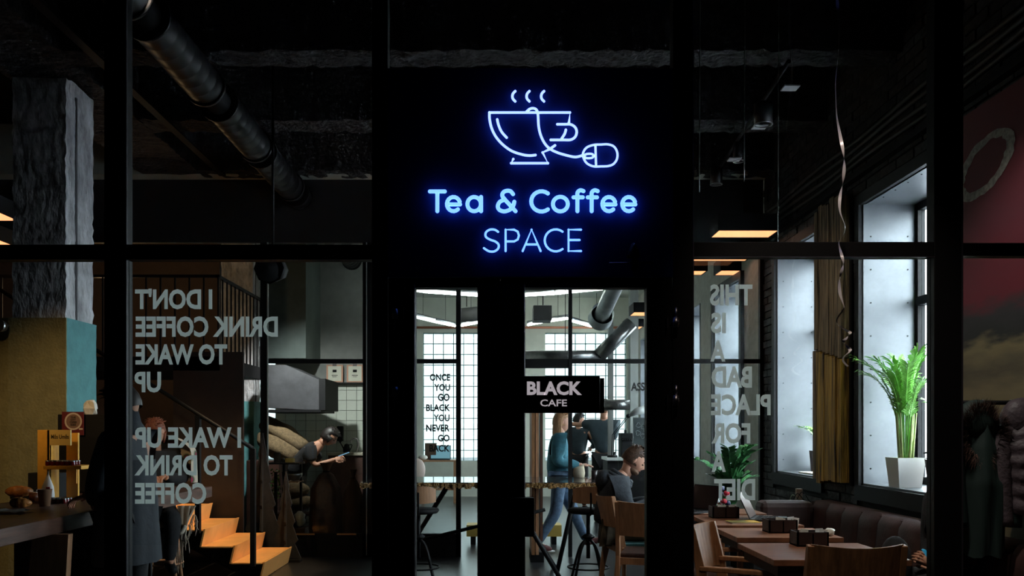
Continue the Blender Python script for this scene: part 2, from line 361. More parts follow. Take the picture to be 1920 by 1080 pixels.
# conduits on the brick wall
cc = mat('painted_conduit', (.06, .062, .062), .6)
for k, zz in enumerate((3.60, 3.66, 3.73, 3.79)):
    pts = [(XW-.03-.004*k, y, zz+.012*math.sin(y*3+k)) for y in [4.0+.25*i for i in range(22)]]
    one('wall_conduit', MB().tube(pts, .016, 8), cc, 'dark painted conduit along the brick wall, %s of four' % ('lowest', 'second from bottom', 'third from bottom', 'topmost')[k], 'conduit', 'conduits on the brick wall')
one('wall_ledge', box(XW-.07, XW-.012, 4.0, 9.4, 3.47, 3.52), matteblack, 'black steel ledge strip on the brick wall between conduits and window heads', 'ledge')

# ---------------------------------------------------------------- glazed screen in front (Y = 3.7)
YP = 3.7; y0, y1 = YP, YP+.07
def fx(px): return PX(px, YP)
def fz(py): return PZ(py, YP)
ws = skel('wall_front')
ZT, ZB = 4.75, 0.0
for a, b in ((-700, -640), (195, 236), (697, 727), (1262, 1300), (1752, 1805), (2140, 2210)):
    part(ws, 'post', box(fx(a), fx(b), y0, y1, ZB, ZT), black, bevel=.003)
for px in (224, 237, 1299, 1803): part(ws, 'glazing_bead', box(fx(px), fx(px+1.6), y0-.006, y0, ZB, ZT), bead)
for a, b, t, u in ((-640, 195, 458, 486), (236, 697, 458, 486), (1300, 1752, 453, 481), (1805, 2140, 455, 479)):
    part(ws, 'transom', box(fx(a), fx(b), y0+.003, y1-.003, fz(u), fz(t)), black, bevel=.003)
    part(ws, 'glazing_bead', box(fx(a), fx(b), y0-.003, y0+.003, fz(u)-.003, fz(u)), bead)
    part(ws, 'pane', box(fx(a), fx(b), y0+.03, y0+.038, fz(t), ZT), glass)
    part(ws, 'pane', box(fx(a), fx(b), y0+.03, y0+.038, ZB+.06, fz(u)), glass)
    part(ws, 'sill_rail', box(fx(a), fx(b), y0+.004, y1-.004, ZB, ZB+.06), black)
part(ws, 'pane', box(fx(727), fx(1262), y0+.03, y0+.038, fz(128), ZT), glass)
part(ws, 'sign_panel', box(fx(727), fx(1262), y0-.0, y1, fz(519), fz(128)), board)
def doorleaf(name, l, r, gl, gr, hx, hys, side):
    d = skel(name); top = 521; gt = 539; ya, yb = y0+.005, y1-.005
    part(d, 'stile', box(fx(l), fx(gl), ya, yb, .01, fz(top)), black, bevel=.003); part(d, 'stile', box(fx(gr), fx(r), ya, yb, .01, fz(top)), black, bevel=.003)
    part(d, 'top_rail', box(fx(gl), fx(gr), ya, yb, fz(gt), fz(top)), black); part(d, 'bottom_rail', box(fx(gl), fx(gr), ya, yb, .01, .22), black)
    part(d, 'pane', box(fx(gl), fx(gr), y0+.03, y0+.036, .22, fz(gt)), glass)
    part(d, 'glazing_bead', box(fx(gl-4), fx(gl-1), ya-.008, ya, .2, fz(gt-6)), bead, bevel=.002)
    for hy in hys:
        c = P(hx, hy, YP-.02)
        h = part(d, 'hinge', MB().tube([c+Vector((0, 0, -.022)), c+Vector((0, 0, .022))], .015, 14), chrome)
        s = 1 if side > 0 else -1
        c2 = c+Vector((.002*s, 0, .04*s)); part(h, 'hinge_pin', MB().tube([c2+Vector((0, 0, -.026)), c2+Vector((0, 0, .026))], .006, 10), chrome)
        c3 = c+Vector((-.035*s, 0, 0)); part(h, 'hinge_leaf', box(c3.x-.002, c3.x+.002, c3.y-.004, c3.y+.02, c3.z-.022, c3.z+.022), chrome)
    return d
doorleaf('door_1', 728, 938.1, 779, 895, 741, (589, 735), -1)
d2 = doorleaf('door_2', 938.6, 1261, 985, 1213, 1267, (605, 751), 1)
part(d2, 'lock_case', box(fx(945), fx(1001), y0-.05, y0+.004, fz(1004), fz(932)), matteblack, bevel=.004)
part(d2, 'key_cylinder', MB().tube([P(963, 1037, YP-.03), P(963, 1037, YP)], .009, 12), mat('copper', (.6, .28, .2), .3, 1))
part(d2, 'key_cylinder', MB().tube([P(963, 1046, YP-.03), P(963, 1046, YP)], .006, 12), mat('copper', (.6, .28, .2), .3, 1))
part(d2, 'astragal', box(fx(932), fx(945), y1-.004, y1+.006, .01, fz(521)), black)
part(d2, 'stud', MB().tube([P(969, 836, YP-.012), P(969, 836, YP)], .004, 8), chrome)

# mirrored vinyl lettering on the glass
def lettering(name, label, lines, y, mirror, m, off, grp=None):
    c = thing(name, label, 'lettering', (PX(lines[0][1], y), y, PZ(lines[-1][4], y)), group=grp)
    for s, a, b, t, u in lines:
        part(c, 'text_line', textmb(s, PX(a, y), PX(b, y), PZ(u, y), PZ(t, y), y, off, mirror), m)
YL = YP+.027
lettering('glass_lettering', 'pale frosted mirrored words about coffee and waking up on the left glass pane',
    [("I DON'T", 253, 398, 541, 580), ('DRINK COFFEE', 254, 521, 593, 632), ('TO WAKE', 254, 426, 645, 684), ('UP', 252, 302, 697, 736),
     ('I WAKE UP', 253, 452, 801, 840), ('TO DRINK', 252, 436, 853, 892), ('COFFEE', 253, 387, 905, 945)], YL, True, vinyl, .035)
lettering('glass_lettering', 'pale frosted mirrored words on a bad place for a diet on the right glass pane',
    [('THIS', 1331, 1411, 533, 573), ('IS', 1333, 1361, 586, 625), ('A', 1332, 1360, 638, 678), ('BAD', 1334, 1410, 687, 727),
     ('PLACE', 1333, 1445, 739, 779), ('FOR', 1334, 1407, 793, 832), ('A', 1334, 1361, 846, 885), ('DIET', 1339, 1416, 898, 938)], YL, True, vinyl, .035)
lettering('glass_lettering', 'black right-aligned slogan lettering seen through the left door',
    [('ONCE', 806, 844, 701, 714), ('YOU', 814, 844, 720, 733), ('GO', 821, 843, 738, 752), ('BLACK', 799, 844, 758, 771), ('YOU', 813, 843, 777, 790),
     ('NEVER', 799, 843, 796, 809), ('GO', 821, 843, 815, 828), ('BACK', 805, 843, 834, 847)], 9.47, False, bvinyl, .03)
lettering('glass_lettering', 'black part word ASS on the glass at the right edge of the right door',
    [('ASS', 1183, 1209, 717, 733)], 9.47, False, bvinyl, .03)

# neon sign
YN = YP-.022
def nz(u, v): return P(780+u/3, 140+v/3, YN)
ng = thing('neon_sign', 'glowing blue neon cup and computer mouse over Tea & Coffee SPACE lettering on black panel', 'neon sign', (fx(1000), YN, fz(519)))
def ntube(name, paths, r, m=neon):
    mb = MB()
    for p in paths:
        sm = p[0]; pts = [nz(*q) for q in p[1]]; closed = len(p) > 2
        if sm: pts = cr(pts, 5, closed)
        if closed: mb.tube(pts, r, 8, closed=True)
        else:
            mb.tube(pts, r, 8)
            for e in (pts[0], pts[-1]): mb.ell(e, r, r, r, 8, 6)
            if not sm:
                for e in pts[1:-1]: mb.ell(e, r, r, r, 8, 6)
    return part(ng, name, mb, m)
for dx in (0, 80, 162): ntube('steam_tube', [(1, [(558+dx, 93), (546+dx, 106), (542+dx, 122), (546+dx, 137), (558+dx, 150)])], .0055)
ntube('cup_tube', [(0, [(860, 272), (866, 213), (413, 213)]), (1, [(413, 213), (414, 250), (425, 300), (450, 350), (490, 395), (540, 430), (600, 450), (640, 455), (672, 452)]),
                   (1, [(457, 252), (465, 285), (482, 322), (510, 354)]), (0, [(547, 475), (535, 498), (742, 498), (712, 438), (750, 420), (782, 398)])], .0055)
ntube('handle_tube', [(1, [(795, 279), (835, 279), (870, 280), (895, 296), (904, 322), (895, 350), (870, 366), (830, 367), (758, 367)]), (1, [(843, 310), (836, 333), (820, 358)])], .0055)
ntube('string_tube', [(1, [(622, 208), (640, 193), (660, 189), (678, 198), (686, 225), (690, 290), (702, 342), (725, 388), (755, 418), (800, 440), (860, 457), (900, 463), (940, 453)])], .0055)
ntube('mouse_tube', [(1, [(1000, 395), (1040, 393), (1080, 392), (1114, 405), (1132, 438), (1130, 475), (1110, 503), (1080, 514), (1040, 516), (1000, 516), (963, 500), (943, 470), (940, 440), (960, 410)], 1),
                     (0, [(1009, 394), (1013, 516)]), (1, [(958, 447), (988, 446), (999, 457), (988, 468), (958, 469), (948, 458)], 1)], .0048)
def arc(cx, cy, rx, ry, a0, a1, n=16): return [(cx+rx*math.cos(R(a0+(a1-a0)*i/n)), cy-ry*math.sin(R(a0+(a1-a0)*i/n))) for i in range(n+1)]
def ee(cx): return [(0, [(cx-36, 730), (cx+37, 730)]+arc(cx, 728, 37, 40, 0, 312)[1:])]
L1 = [[(0, [(78, 657), (162, 657)]), (0, [(120, 657), (120, 768)])], ee(211), [(0, arc(327, 728, 38, 40, 0, 352, 22)), (0, [(366, 688), (366, 768)])],
      [(1, [(546, 672), (532, 656), (512, 653), (492, 661), (485, 680), (498, 700), (528, 733), (560, 768)]), (1, [(500, 703), (472, 715), (460, 740), (470, 761), (498, 769), (530, 758), (547, 737), (553, 715)])],
      [(0, arc(706, 713, 58, 57, 52, 308))], [(0, arc(812, 728, 42, 41, 0, 350, 22))],
      [(1, [(942, 655), (925, 650), (909, 662), (908, 690), (908, 730), (908, 768)]), (0, [(886, 690), (938, 690)])],
      [(1, [(1022, 655), (1005, 650), (989, 662), (988, 690), (988, 730), (988, 768)]), (0, [(966, 690), (1018, 690)])], ee(1085), ee(1197)]
for l in L1: ntube('letter_tube', l, .0085, neon2)
L2 = [[(1, [(462, 884), (442, 872), (415, 872), (393, 888), (393, 912), (417, 928), (445, 938), (464, 955), (462, 978), (440, 994), (410, 993), (382, 976)])],
      [(0, [(504, 992), (504, 872), (552, 872), (572, 883), (579, 905), (572, 927), (552, 938), (504, 938)])], [(0, [(600, 992), (650, 872), (701, 992)]), (0, [(618, 955), (682, 955)])],
      [(0, arc(786, 932, 62, 62, 52, 308))], [(0, [(928, 872), (858, 872), (858, 992), (928, 992)]), (0, [(858, 930), (920, 930)])]]
for l in L2: ntube('letter_tube', l, .0047, neon2)
# solid lamp shape standing in for a track lamp reflected in the panel
lp = thing('lamp_reflection', 'small lamp shape standing in for a lamp reflection at lower right of the neon panel', 'lamp', tuple(P(1188, 500, YP-.05)))
part(lp, 'arm', MB().tube([P(1142, 493, YP-.04), P(1225, 493, YP-.04)], .0035, 8), mat('reflection_arm', (.35, .22, .2), .35, 1))
part(lp, 'bracket', box(fx(1183), fx(1193), YP-.045, YP, fz(505), fz(488)), black)  # bracket of the shape standing in for the lamp reflection
part(lp, 'lamp_shade', MB().lathe([(.004, .06), (.012, .055), (.03, 0), (.028, 0), (.01, .05)], P(1188, 482, YP-.045), 16), black)  # shade of the shape standing in for the lamp reflection
part(lp, 'reflection_screw', MB().ell(P(1190, 458, YP-.06), .004, .004, .005), chrome)

# projecting BLACK CAFE sign
sg = thing('hanging_sign', 'black box sign reading BLACK CAFE in pale letters on the right door', 'sign', tuple(P(1040, 774, YP-.12)))
part(sg, 'sign_box', box(PX(957, 3.6), PX(1125, 3.6), 3.6, 3.64, PZ(774, 3.6), PZ(705, 3.6)), black, bevel=.002)
part(sg, 'back_box', box(PX(965, 3.64), PX(1133, 3.64), 3.64, 3.70, PZ(774, 3.64), PZ(709, 3.64)), matteblack)
lt = mat('self_lit_letters', (.62, .56, .60), .5, emit=(.62, .56, .60), es=.55)  # emission stands in for front light falling on the letters
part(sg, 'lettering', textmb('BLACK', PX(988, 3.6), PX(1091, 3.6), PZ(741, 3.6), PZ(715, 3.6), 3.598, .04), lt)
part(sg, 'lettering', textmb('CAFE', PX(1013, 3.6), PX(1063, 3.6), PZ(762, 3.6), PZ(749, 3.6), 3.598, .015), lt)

# ---------------------------------------------------------------- second glazed screen (Y = 9.5)
YQ = 9.5; wq = skel('wall_middle'); q0, q1 = YQ, YQ+.06
def gx(px): return PX(px, YQ)
def gz(py): return PZ(py, YQ)
posts = ((488, 501), (680, 688), (688.5, 698), (855, 864), (1066, 1073), (1425, 1434))
for a, b in posts: part(wq, 'post', box(gx(a), gx(b), q0, q1, 0, 3.5), black)
for px, wd in ((501, 2), (686.5, 1.5), (1434, .8)): part(wq, 'steel_edge', box(gx(px), gx(px+wd), q0-.01, q0+.01, .02, 3.5), mat('pale_edge', (.35, .38, .36), .4, .4))
part(wq, 'rail', box(gx(501), gx(864), q0+.005, q1-.005, gz(681), gz(673)), black)
part(wq, 'rail', box(gx(960), gx(1425), q0+.005, q1-.005, gz(681), gz(673)), black)
part(wq, 'header', box(-8, 2.99, q0, q1, 3.5, 4.76), mat('dark_header', (.014, .014, .016), .8, var=.2, scale=4, bump=.3))
for a, b, t, u in ((503, 680, 0, 673), (503, 680, 681, 1001), (698, 855, 0, 673), (698, 855, 681, 1001), (1073, 1425, 0, 673), (1215, 1425, 681, 1001), (1160, 1213, 681, 1001)):
    part(wq, 'pane', box(gx(a), gx(b), q0+.025, q0+.032, gz(u), min(gz(t), 3.5)), glass)
part(wq, 'brass_kick_strip', box(gx(556), gx(590), q0-.012, q0, gz(1003), gz(1000)), mat('brass', (.6, .38, .2), .4, .7))
part(wq, 'brass_kick_strip', box(gx(632), gx(668), q0-.012, q0, gz(1003), gz(1000)), mat('brass', (.6, .38, .2), .4, .7))
part(wq, 'bottom_panel', box(gx(501), gx(864), q0, q1, 0, gz(1001)), matteblack)
part(wq, 'bottom_panel', box(gx(1300), gx(1425), q0, q1, 0, .35), matteblack)
part(wq, 'side_panel', box(gx(960), gx(984), q0, q1, 0, gz(681)), black)
dl = thing('open_door', 'open wooden door leaf seen edge on left of the walking woman', 'door', (gx(1002), 9.4, 0)); dl['label'] = 'open oak door leaf seen edge on, left of the walking woman'
part(dl, 'door_leaf', box(gx(993), gx(999), 8.98, 9.49, gz(1028), gz(712)), wood); part(dl, 'edge_strip', box(gx(1000.5), gx(1006), 9.0, 9.49, gz(1028), gz(712)), oakl)
part(dl, 'second_leaf', box(gx(1010), gx(1015), 9.2, 9.49, gz(1008), gz(712)), dkwood)
part(dl, 'floor_pivot', box(gx(992), gx(1016), 9.1, 9.48, 0, gz(1026)), black)
part(wq, 'door_track', box(gx(984), gx(1066), q0+.005, q1-.005, gz(690), gz(681)), black)

# ---------------------------------------------------------------- concrete columns
def column(name, x0, x1, y0, y1, zt, label, seed):
    t = skel(name); rnd = random.Random(seed)
    def shaft(z0, z1, e, amp):
        nz = max(2, int((z1-z0)/.05)); rows = []
        per = [(x0-e, y0-e), ((x0+x1)/2, y0-e), (x1+e, y0-e), (x1+e, (y0+y1)/2), (x1+e, y1+e), ((x0+x1)/2, y1+e), (x0-e, y1+e), (x0-e, (y0+y1)/2), (x0-e, y0-e)]
        for k in range(nz+1):
            z = z0+(z1-z0)*k/nz; rr = [(a+rnd.uniform(-amp, amp), b+rnd.uniform(-amp, amp), z) for a, b in per[:-1]]; rows.append(rr+[rr[0]])
        m = MB().sheet(rows, smooth=False); m.add(rows[-1][:-1], [tuple(range(8))]); return m
    part(t, 'concrete_shaft', shaft(zt-.02, 4.22, 0, .006), conc)
    part(t, 'painted_base', shaft(0, zt, .018, .002), teal); (seed == 1) and part(t, 'warm_lit_front', box(x0-.018, x1+.016, y0-.026, y0-.015, 0, zt-.002), mat('warm_lit_olive', (.26, .24, .12), .7, var=.12, scale=10, bump=.35, bscale=45))  # olive slab over the teal front, warm lamplight put into its colour
    g = MB()
    for f_ in (.33, .36): g.box(x1+.002, x1+.008, y0+(y1-y0)*f_, y0+(y1-y0)*(f_+.02), zt, 4.1)
    part(t, 'board_mark', g, mat('form_mark', (.12, .12, .13), .9))
struct('wall_stub', box(-4.6, -3.83, 6.725, 7.2, 0, 2.30), mat('warm_lit_olive', (.26, .24, .12), .7, var=.12, scale=10, bump=.35, bscale=45))  # same olive as the column front, warm lamplight in its colour
column('column', -3.81, -3.39, 6.74, 7.2, 2.30, '', 1); column('column', -3.72, -3.29, 11.6, 11.95, 1.80, '', 2)

# ---------------------------------------------------------------- black spiral duct
dt = thing('spiral_duct', 'long black spiral duct under the ceiling left of the neon sign', 'duct', (-2.18, 9, 3.85))
secs = [(4.2, 5.05), (5.35, 6.4), (6.75, 7.75), (7.95, 9.05), (9.3, 13.0)]
for a, b in secs:
    m = MB(); n = int((b-a)/.14); prof = []
    pts = []; rr = []
    for i in range(n+1):
        y = a+(b-a)*i/n
        pts += [(-2.18, y-.008, 4.0), (-2.18, y, 4.0), (-2.18, y+.008, 4.0)]; rr += [.1385, .1415, .1385]
    m.tube(pts, rr, 24); part(dt, 'duct_section', m, ducts)
    for y in (a-.01, b+.01): part(dt, 'collar', MB().tube([(-2.18, y-.015, 4.0), (-2.18, y+.015, 4.0)], .155, 24), ducts)
part(dt, 'hanger_rail', box(-2.21, -2.15, 4.2, 13, 4.15, 4.17), matteblack)
part(dt, 'inner_pipe', MB().tube([(-2.18, 4.2, 4.0), (-2.18, 13, 4.0)], .10, 16), matteblack)

# ---------------------------------------------------------------- yellow folded stair
st = thing('staircase', 'orange-yellow folded plate stair climbing left beside the counter', 'stairs', (-2.5, 8.5, 0))
n = 11
for k in range(n):
    xr = -2.19-.28*k; zt = .155*(k+1)
    m = MB().prism([(xr-.005, zt-.15), (xr+.035, zt+.02), (xr+.02, zt+.02), (xr-.02, zt-.15)], 1.06, 'y', 8.0); part(st, 'riser', m, stairm)
    part(st, 'tread', box(xr-.28, xr+.0, 8.0, 9.06, zt-.0, zt+.012), stairm)
part(st, 'stringer', MB().prism([(-2.19, 0), (-5.2, 1.68), (-5.2, 1.40), (-2.6, 0)], .03, 'y', 8.5), black)
for px, z0_ in ((476, .16), (373, .47)):
    part(st, 'baluster', box(PX(px, 8)-.022, PX(px, 8)+.022, 7.95, 8.0, z0_-.02, z0_+1.08), black)
part(st, 'handrail', MB().tube([(PX(476, 8), 7.975, 1.24), (PX(373, 8), 7.975, 1.56), (-4.9, 7.975, 2.9)], .02, 8), black)
# landing with its railing
ld = thing('landing', 'dark raised landing with barred railing above the stair', 'landing', (-4.2, 9.5, 0))
part(ld, 'deck', box(-7.5, -2.95, 8.95+.2, 10.9, 2.05, 2.2), black); part(ld, 'side_panel', box(-3.45, -2.70, 9.15, 9.19, .0, 2.25), mat('brown_panel', (.018, .012, .011), .5, var=.3))
zr = 3.05
for k in range(26): part(ld, 'bar', box(-2.98-.155*k, -2.965-.155*k, 9.16, 9.175, 2.2, zr), black)
for k in range(1, 12): part(ld, 'bar', box(-2.98, -2.965, 9.16+.15*k, 9.175+.15*k, 2.2, zr), black)
part(ld, 'top_rail', box(-7, -2.96, 9.15, 9.19, zr, zr+.03), black); part(ld, 'top_rail', box(-3.0, -2.96, 9.15, 10.9, zr, zr+.03), black)
part(ld, 'landing_post', box(-3.05, -3.0, 9.3, 9.35, 0, 2.05), black)

# ---------------------------------------------------------------- furniture builders
def loftleg(pts, w, y, th, m=None):
    """side profile: pts (x,z) centre line with widths w, thickness th centred at y"""
    L = []; Rr = []
    for i, (x, z) in enumerate(pts):
        a = Vector(pts[max(i-1, 0)]); b = Vector(pts[min(i+1, len(pts)-1)]); t = (b-a).normalized(); nn = Vector((-t.y, t.x))
        L.append((x+nn.x*w[i]/2, z+nn.y*w[i]/2)); Rr.append((x-nn.x*w[i]/2, z-nn.y*w[i]/2))
    return MB().prism(L+Rr[::-1], th, 'y', y-th/2)
def make_chair(label, loc, rz, arms=False, seatm=dkwood, woodm=wood, group='oak chairs with curved backs', h=.86):
    t = thing('dining_chair', label, 'chair', loc, rz, group)      # local: faces +X
    s = h/.86
    for sy in (-1, 1):
        y = sy*.225
        part(t, 'leg', loftleg([(-.27, 0), (-.235, .25), (-.20, .45), (-.225, .62*s), (-.275, .86*s)], [.03, .045, .07, .055, .035], y, .032), woodm, .004, local=True)
        part(t, 'leg', loftleg([(.20, 0), (.205, .25), (.21, .45)], [.028, .036, .048], y, .032), woodm, .004, local=True)
        part(t, 'side_rail', box(-.18, .2, y-.012, y+.012, .38, .43), woodm, .003, local=True)
        if arms:
            part(t, 'armrest', box(-.23, .19, y-.024, y+.024, .628, .655), woodm, .005, local=True)
            part(t, 'arm_post', box(.15, .185, y-.016, y+.016,   .43, .63), woodm, .003, local=True)
    part(t, 'front_rail', box(.195, .22, -.21, .21, .38, .43), woodm, local=True); part(t, 'back_rail', box(-.21, -.185, -.21, .21, .38, .43), woodm, local=True)
    part(t, 'seat', box(-.19, .235, -.215, .215, .43, .465), seatm, .012, local=True)
    rows = []; N = 14
    for side in (0, 1):
        for k in range(2):
            pass
    fr, bk = [], []
    for j in range(N+1):
        a = -1+2*j/N; y = a*.222; c = .065*(1-a*a)
        fr.append(y); bk.append(c)
    m = MB(); zlo, zhi = .60*s, .865*s
    vs = []
    for j in range(N+1):
        y = fr[j]; c = bk[j]
        for (zz, xo) in ((zlo, -.235), (zhi, -.285)):
            for th in (-.009, .009): vs.append((xo-c+th+.01, y, zz-(.012*(1-(fr[j]/.222)**2) if zz == zhi else 0)))
    fs = []
    for j in range(N):
        a = j*4; b = a+4; fs += [(a, b, b+2, a+2), (a+1, a+3, b+3, b+1), (a+2, b+2, b+3, a+3), (a, a+1, b+1, b)]
    fs += [(0, 2, 3, 1), (N*4, N*4+1, N*4+3, N*4+2)]
    m.add(vs, fs); part(t, 'backrest', m, woodm, local=True)
    return t
def make_table(label, x0, x1, y0, y1, z=.75, m=walnut, group='walnut tables along the bench'):
    t = thing('dining_table', label, 'table', ((x0+x1)/2, (y0+y1)/2, 0), 0, group)
    part(t, 'tabletop', box(x0, x1, y0, y1, z-.032, z), m, .003)
    part(t, 'apron', box(x0+.03, x1-.03, y0+.03, y1-.03, z-.09, z-.032), black)
    cx, cy = (x0+x1)/2, (y0+y1)/2
    part(t, 'pedestal', box(cx-.035, cx+.035, cy-.035, cy+.035, .02, z-.09), black); part(t, 'foot_plate', box(cx-.2, cx+.2, cy-.2, cy+.2, 0, .02), black)
    return t
make_table('walnut table nearest the glass with the front dark box on it', 1.43, 2.14, 4.375, 5.03)
make_table('second walnut table with a dark box and a crumpled tissue', 1.50, 2.16, 5.28, 5.80)
make_table('third walnut table with magazine and open laptop', 1.53, 2.16, 5.96, 6.66)
make_table('fourth walnut table at the bench corner with dark open laptop', 1.40, 2.16, 6.78, 7.2)

make_chair('oak chair with wide curved back turned to the camera, at the front table', (1.75, 4.40, 0), R(90), True, group=None)
make_chair('oak armchair seen from its side between front and second tables', (1.46, 4.87, 0), R(-28), True, group=None)
make_chair('oak armchair beside the black post, left of the third table', (1.42, 5.75, 0), 0, True, group=None)
make_chair('oak chair with brown seat in front of the seated man', (1.22, 6.72, 0), R(75), False, dkwood, oakl, group=None, h=.87)
make_chair('oak chair with teal seat that the bearded man sits on', (1.22, 7.35, 0), R(8), False, mat('teal_seat', (.02, .10, .12), .8), oakl, group=None, h=.86)
for c in [o for o in bpy.data.objects if o.name.startswith('dining_chair')]: c['group'] = 'oak chairs in the dining room'
for o in bpy.data.objects:
    if o.name.startswith('dining_table'): o['group'] = 'walnut tables along the bench'

# banquette
bq = thing('banquette', 'long dark brown leather bench with channelled back under the windows', 'bench', (2.6, 5.8, 0))
part(bq, 'plinth', box(2.3, 2.90, 3.95, 7.5, 0, .12), black); part(bq, 'seat', box(2.22, 2.78, 3.95, 7.35, .12, .45), leather, .03)
y = 3.95
while y < 7.28:
    m = MB(); rows = []
    for k in range(7):
        z = .43+(.80-.43)*k/6; row = []
        for j in range(9):
            a = j/8; bul = math.sin(PI*a)**.5*.026; top = (1 if k < 6 else .3)
            row.append((2.74-bul*top+(.03 if k == 6 else 0)+.04*k/6, y+.315*a, z))
        rows.append(row)
    rows.append([(2.93, p[1], .805) for p in rows[-1]]); m.sheet(rows); part(bq, 'back_channel', m, leather); y += .32
part(bq, 'back_frame', box(2.80, 2.93, 3.95, 7.55, .1, .79), leather)
rt = part(bq, 'return_back', box(2.29, 2.75, 7.32, 7.55, .1, .80), leather, .05)
one('round_back_form', MB().ell((2.37, 5.05, .62), .09, .10, .17, 20, 12, noise=.03), blackcl, 'black rounded form in place of a round chair back, behind the large chair back', 'bag')  # rounded form in place of another chair's round black back

# dark wooden boxes
def caddy(label, xl, yb, w, d, h, z=.75):
    t = thing('table_box', label, 'box', (xl+w/2, yb+d/2, z), 0, 'dark wooden boxes on the tables')
    m = MB().box(xl, xl+w, yb, yb+d, z, z+.008).box(xl, xl+w, yb, yb+.01, z, z+h).box(xl, xl+w, yb+d-.01, yb+d, z, z+h).box(xl, xl+.01, yb, yb+d, z, z+h).box(xl+w-.01, xl+w, yb, yb+d, z, z+h).box(xl+w*.5-.004, xl+w*.5+.004, yb, yb+d, z, z+h-.01)
    part(t, 'box_body', m, boxm); rnd = random.Random(int(xl*100+yb*10))
    for k in range(4):
        a = xl+.02+w*.55*(k % 2)+.03*rnd.random(); part(t, 'sachet', MB().box(-.022, .022, -.002, .002, 0, h+.008, Matrix.Translation((a+.03, yb+.03+.02*k, z+.004)) @ Matrix.Rotation(R(rnd.uniform(-12, 12)), 4, 'Y')), white if k % 2 else paper)
    return t
caddy('dark wooden box on the table nearest the glass', 1.726, 4.87, .18, .13, .082)
caddy('dark wooden box with glass bits on the second table', PX(1442, 5.5), 5.50, .185, .14, .085)
caddy('dark wooden box on the third table left of the laptop', PX(1344, 6.3), 6.42, .2, .13, .085)

def laptop(label, loc, rz, ang=110, scr=None, s=1):
    t = thing('laptop', label, 'laptop', loc, rz)
    part(t, 'keyboard_base', box(-.16*s, .16*s, -.11*s, .11*s, 0, .015), mat('laptop_grey', (.03, .03, .033), .4, .5), .002, local=True)
    kb = MB()
    for i in range(10):
        for j in range(4): kb.box((-.14+.028*i)*s, (-.118+.028*i)*s, (-.05+.035*j)*s, (-.022+.035*j)*s, .015, .018)
    part(t, 'keys', kb, matteblack, local=True)
    M = Matrix.Translation((0, .11*s, .015)) @ Matrix.Rotation(R(180-ang), 4, 'X') @ Matrix.Rotation(0, 4, 'X')
    l = MB().box(-.16*s, .16*s, 0, .006, 0, .215*s); M = Matrix.Translation((0, .11*s, .012)) @ Matrix.Rotation(R(-(ang-90)), 4, 'X')
    lid = part(t, 'lid', l.xf(M), matteblack, .001, local=True)
    part(lid, 'screen', MB().box(-.15*s, .15*s, -.001, 0, .012, .205*s).xf(M), scr or mat('dark_screen', (.03, .02, .025), .12), local=True)
    return t
laptop('open dark laptop at the left end of the fourth table', (1.585, 6.93, .75), R(-62), 112)
laptop('open laptop with reflective lid on the third table', (2.03, 6.32, .75), R(65), 115, mat('shiny_lid', (.09, .05, .04), .35, .2))
mg = thing('magazine', 'glossy magazine with yellow and dark cover on the third table', 'magazine', (1.78, 6.12, .75), R(4))
part(mg, 'pages', box(-.105, .105, -.07, .07, 0, .008), paper, local=True); part(mg, 'cover', box(-.107, .107, -.072, .072, .008, .0095), mat('cover', (.02, .04, .02), .3, col2=(.45, .32, .06), scale=9), local=True)
part(mg, 'cover_band', box(.03, .106, -.07, .07, .0095, .0105), mat('cover_yellow', (.6, .36, .05), .3), local=True)
one('tissue', MB().ell((2.10, 5.36, .775), .035, .03, .025, 12, 8, noise=.5, seed=4), paper, 'crumpled white tissue at the right corner of the second table', 'tissue')
one('loose_papers', box(1.62, 1.86, 6.79, 6.9, .75, .753), paper, 'white paper sheet beside the laptop on the fourth table', 'paper')

# ---------------------------------------------------------------- plants
def frond(base, dirx, L, lift, m, leafm, nl=24, wl=.0062, ll=.15, seed=0):
    rnd = random.Random(seed); d = Vector((dirx[0], dirx[1], 0)); pts = []
    for i in range(13):
        t = i/12; pts.append(Vector(base)+Vector((0, 0, L*lift*(t-.38*t*t*1.1)))+d*(L*(.10*t+.62*t*t)))
    m.tube(pts, [.005*(1-.7*i/12) for i in range(13)], 5)
    for i in range(nl):
        t = .38+.62*i/(nl-1); k = min(11, int(t*12)); p = pts[k].lerp(pts[k+1], t*12-k) if k < 12 else pts[-1]; tg = (pts[min(k+1, 12)]-pts[k]).normalized()
        side = tg.cross(Vector((0, 0, 1)));  side = side.normalized() if side.length > .01 else Vector((0, 1, 0))
        for s in (-1, 1):
            dd = (side*s*.75+tg*(.75+.4*t)+Vector((0, 0, rnd.uniform(-.05, .3)))).normalized(); l = ll*math.sin(PI*(.25+.65*(1-abs(t-.6))))*rnd.uniform(.8, 1.15)
            wv = tg.cross(dd).normalized(); wv = dd.cross(wv).normalized()*wl
            a, b, c = p+dd*l*.35, p+dd*l*.75-Vector((0, 0, l*.10)), p+dd*l-Vector((0, 0, l*.28))
            m.add([p, a-wv, a+wv, b-wv*.8, b+wv*.8, c], [(0, 1, 2), (1, 3, 4, 2), (3, 5, 4)])
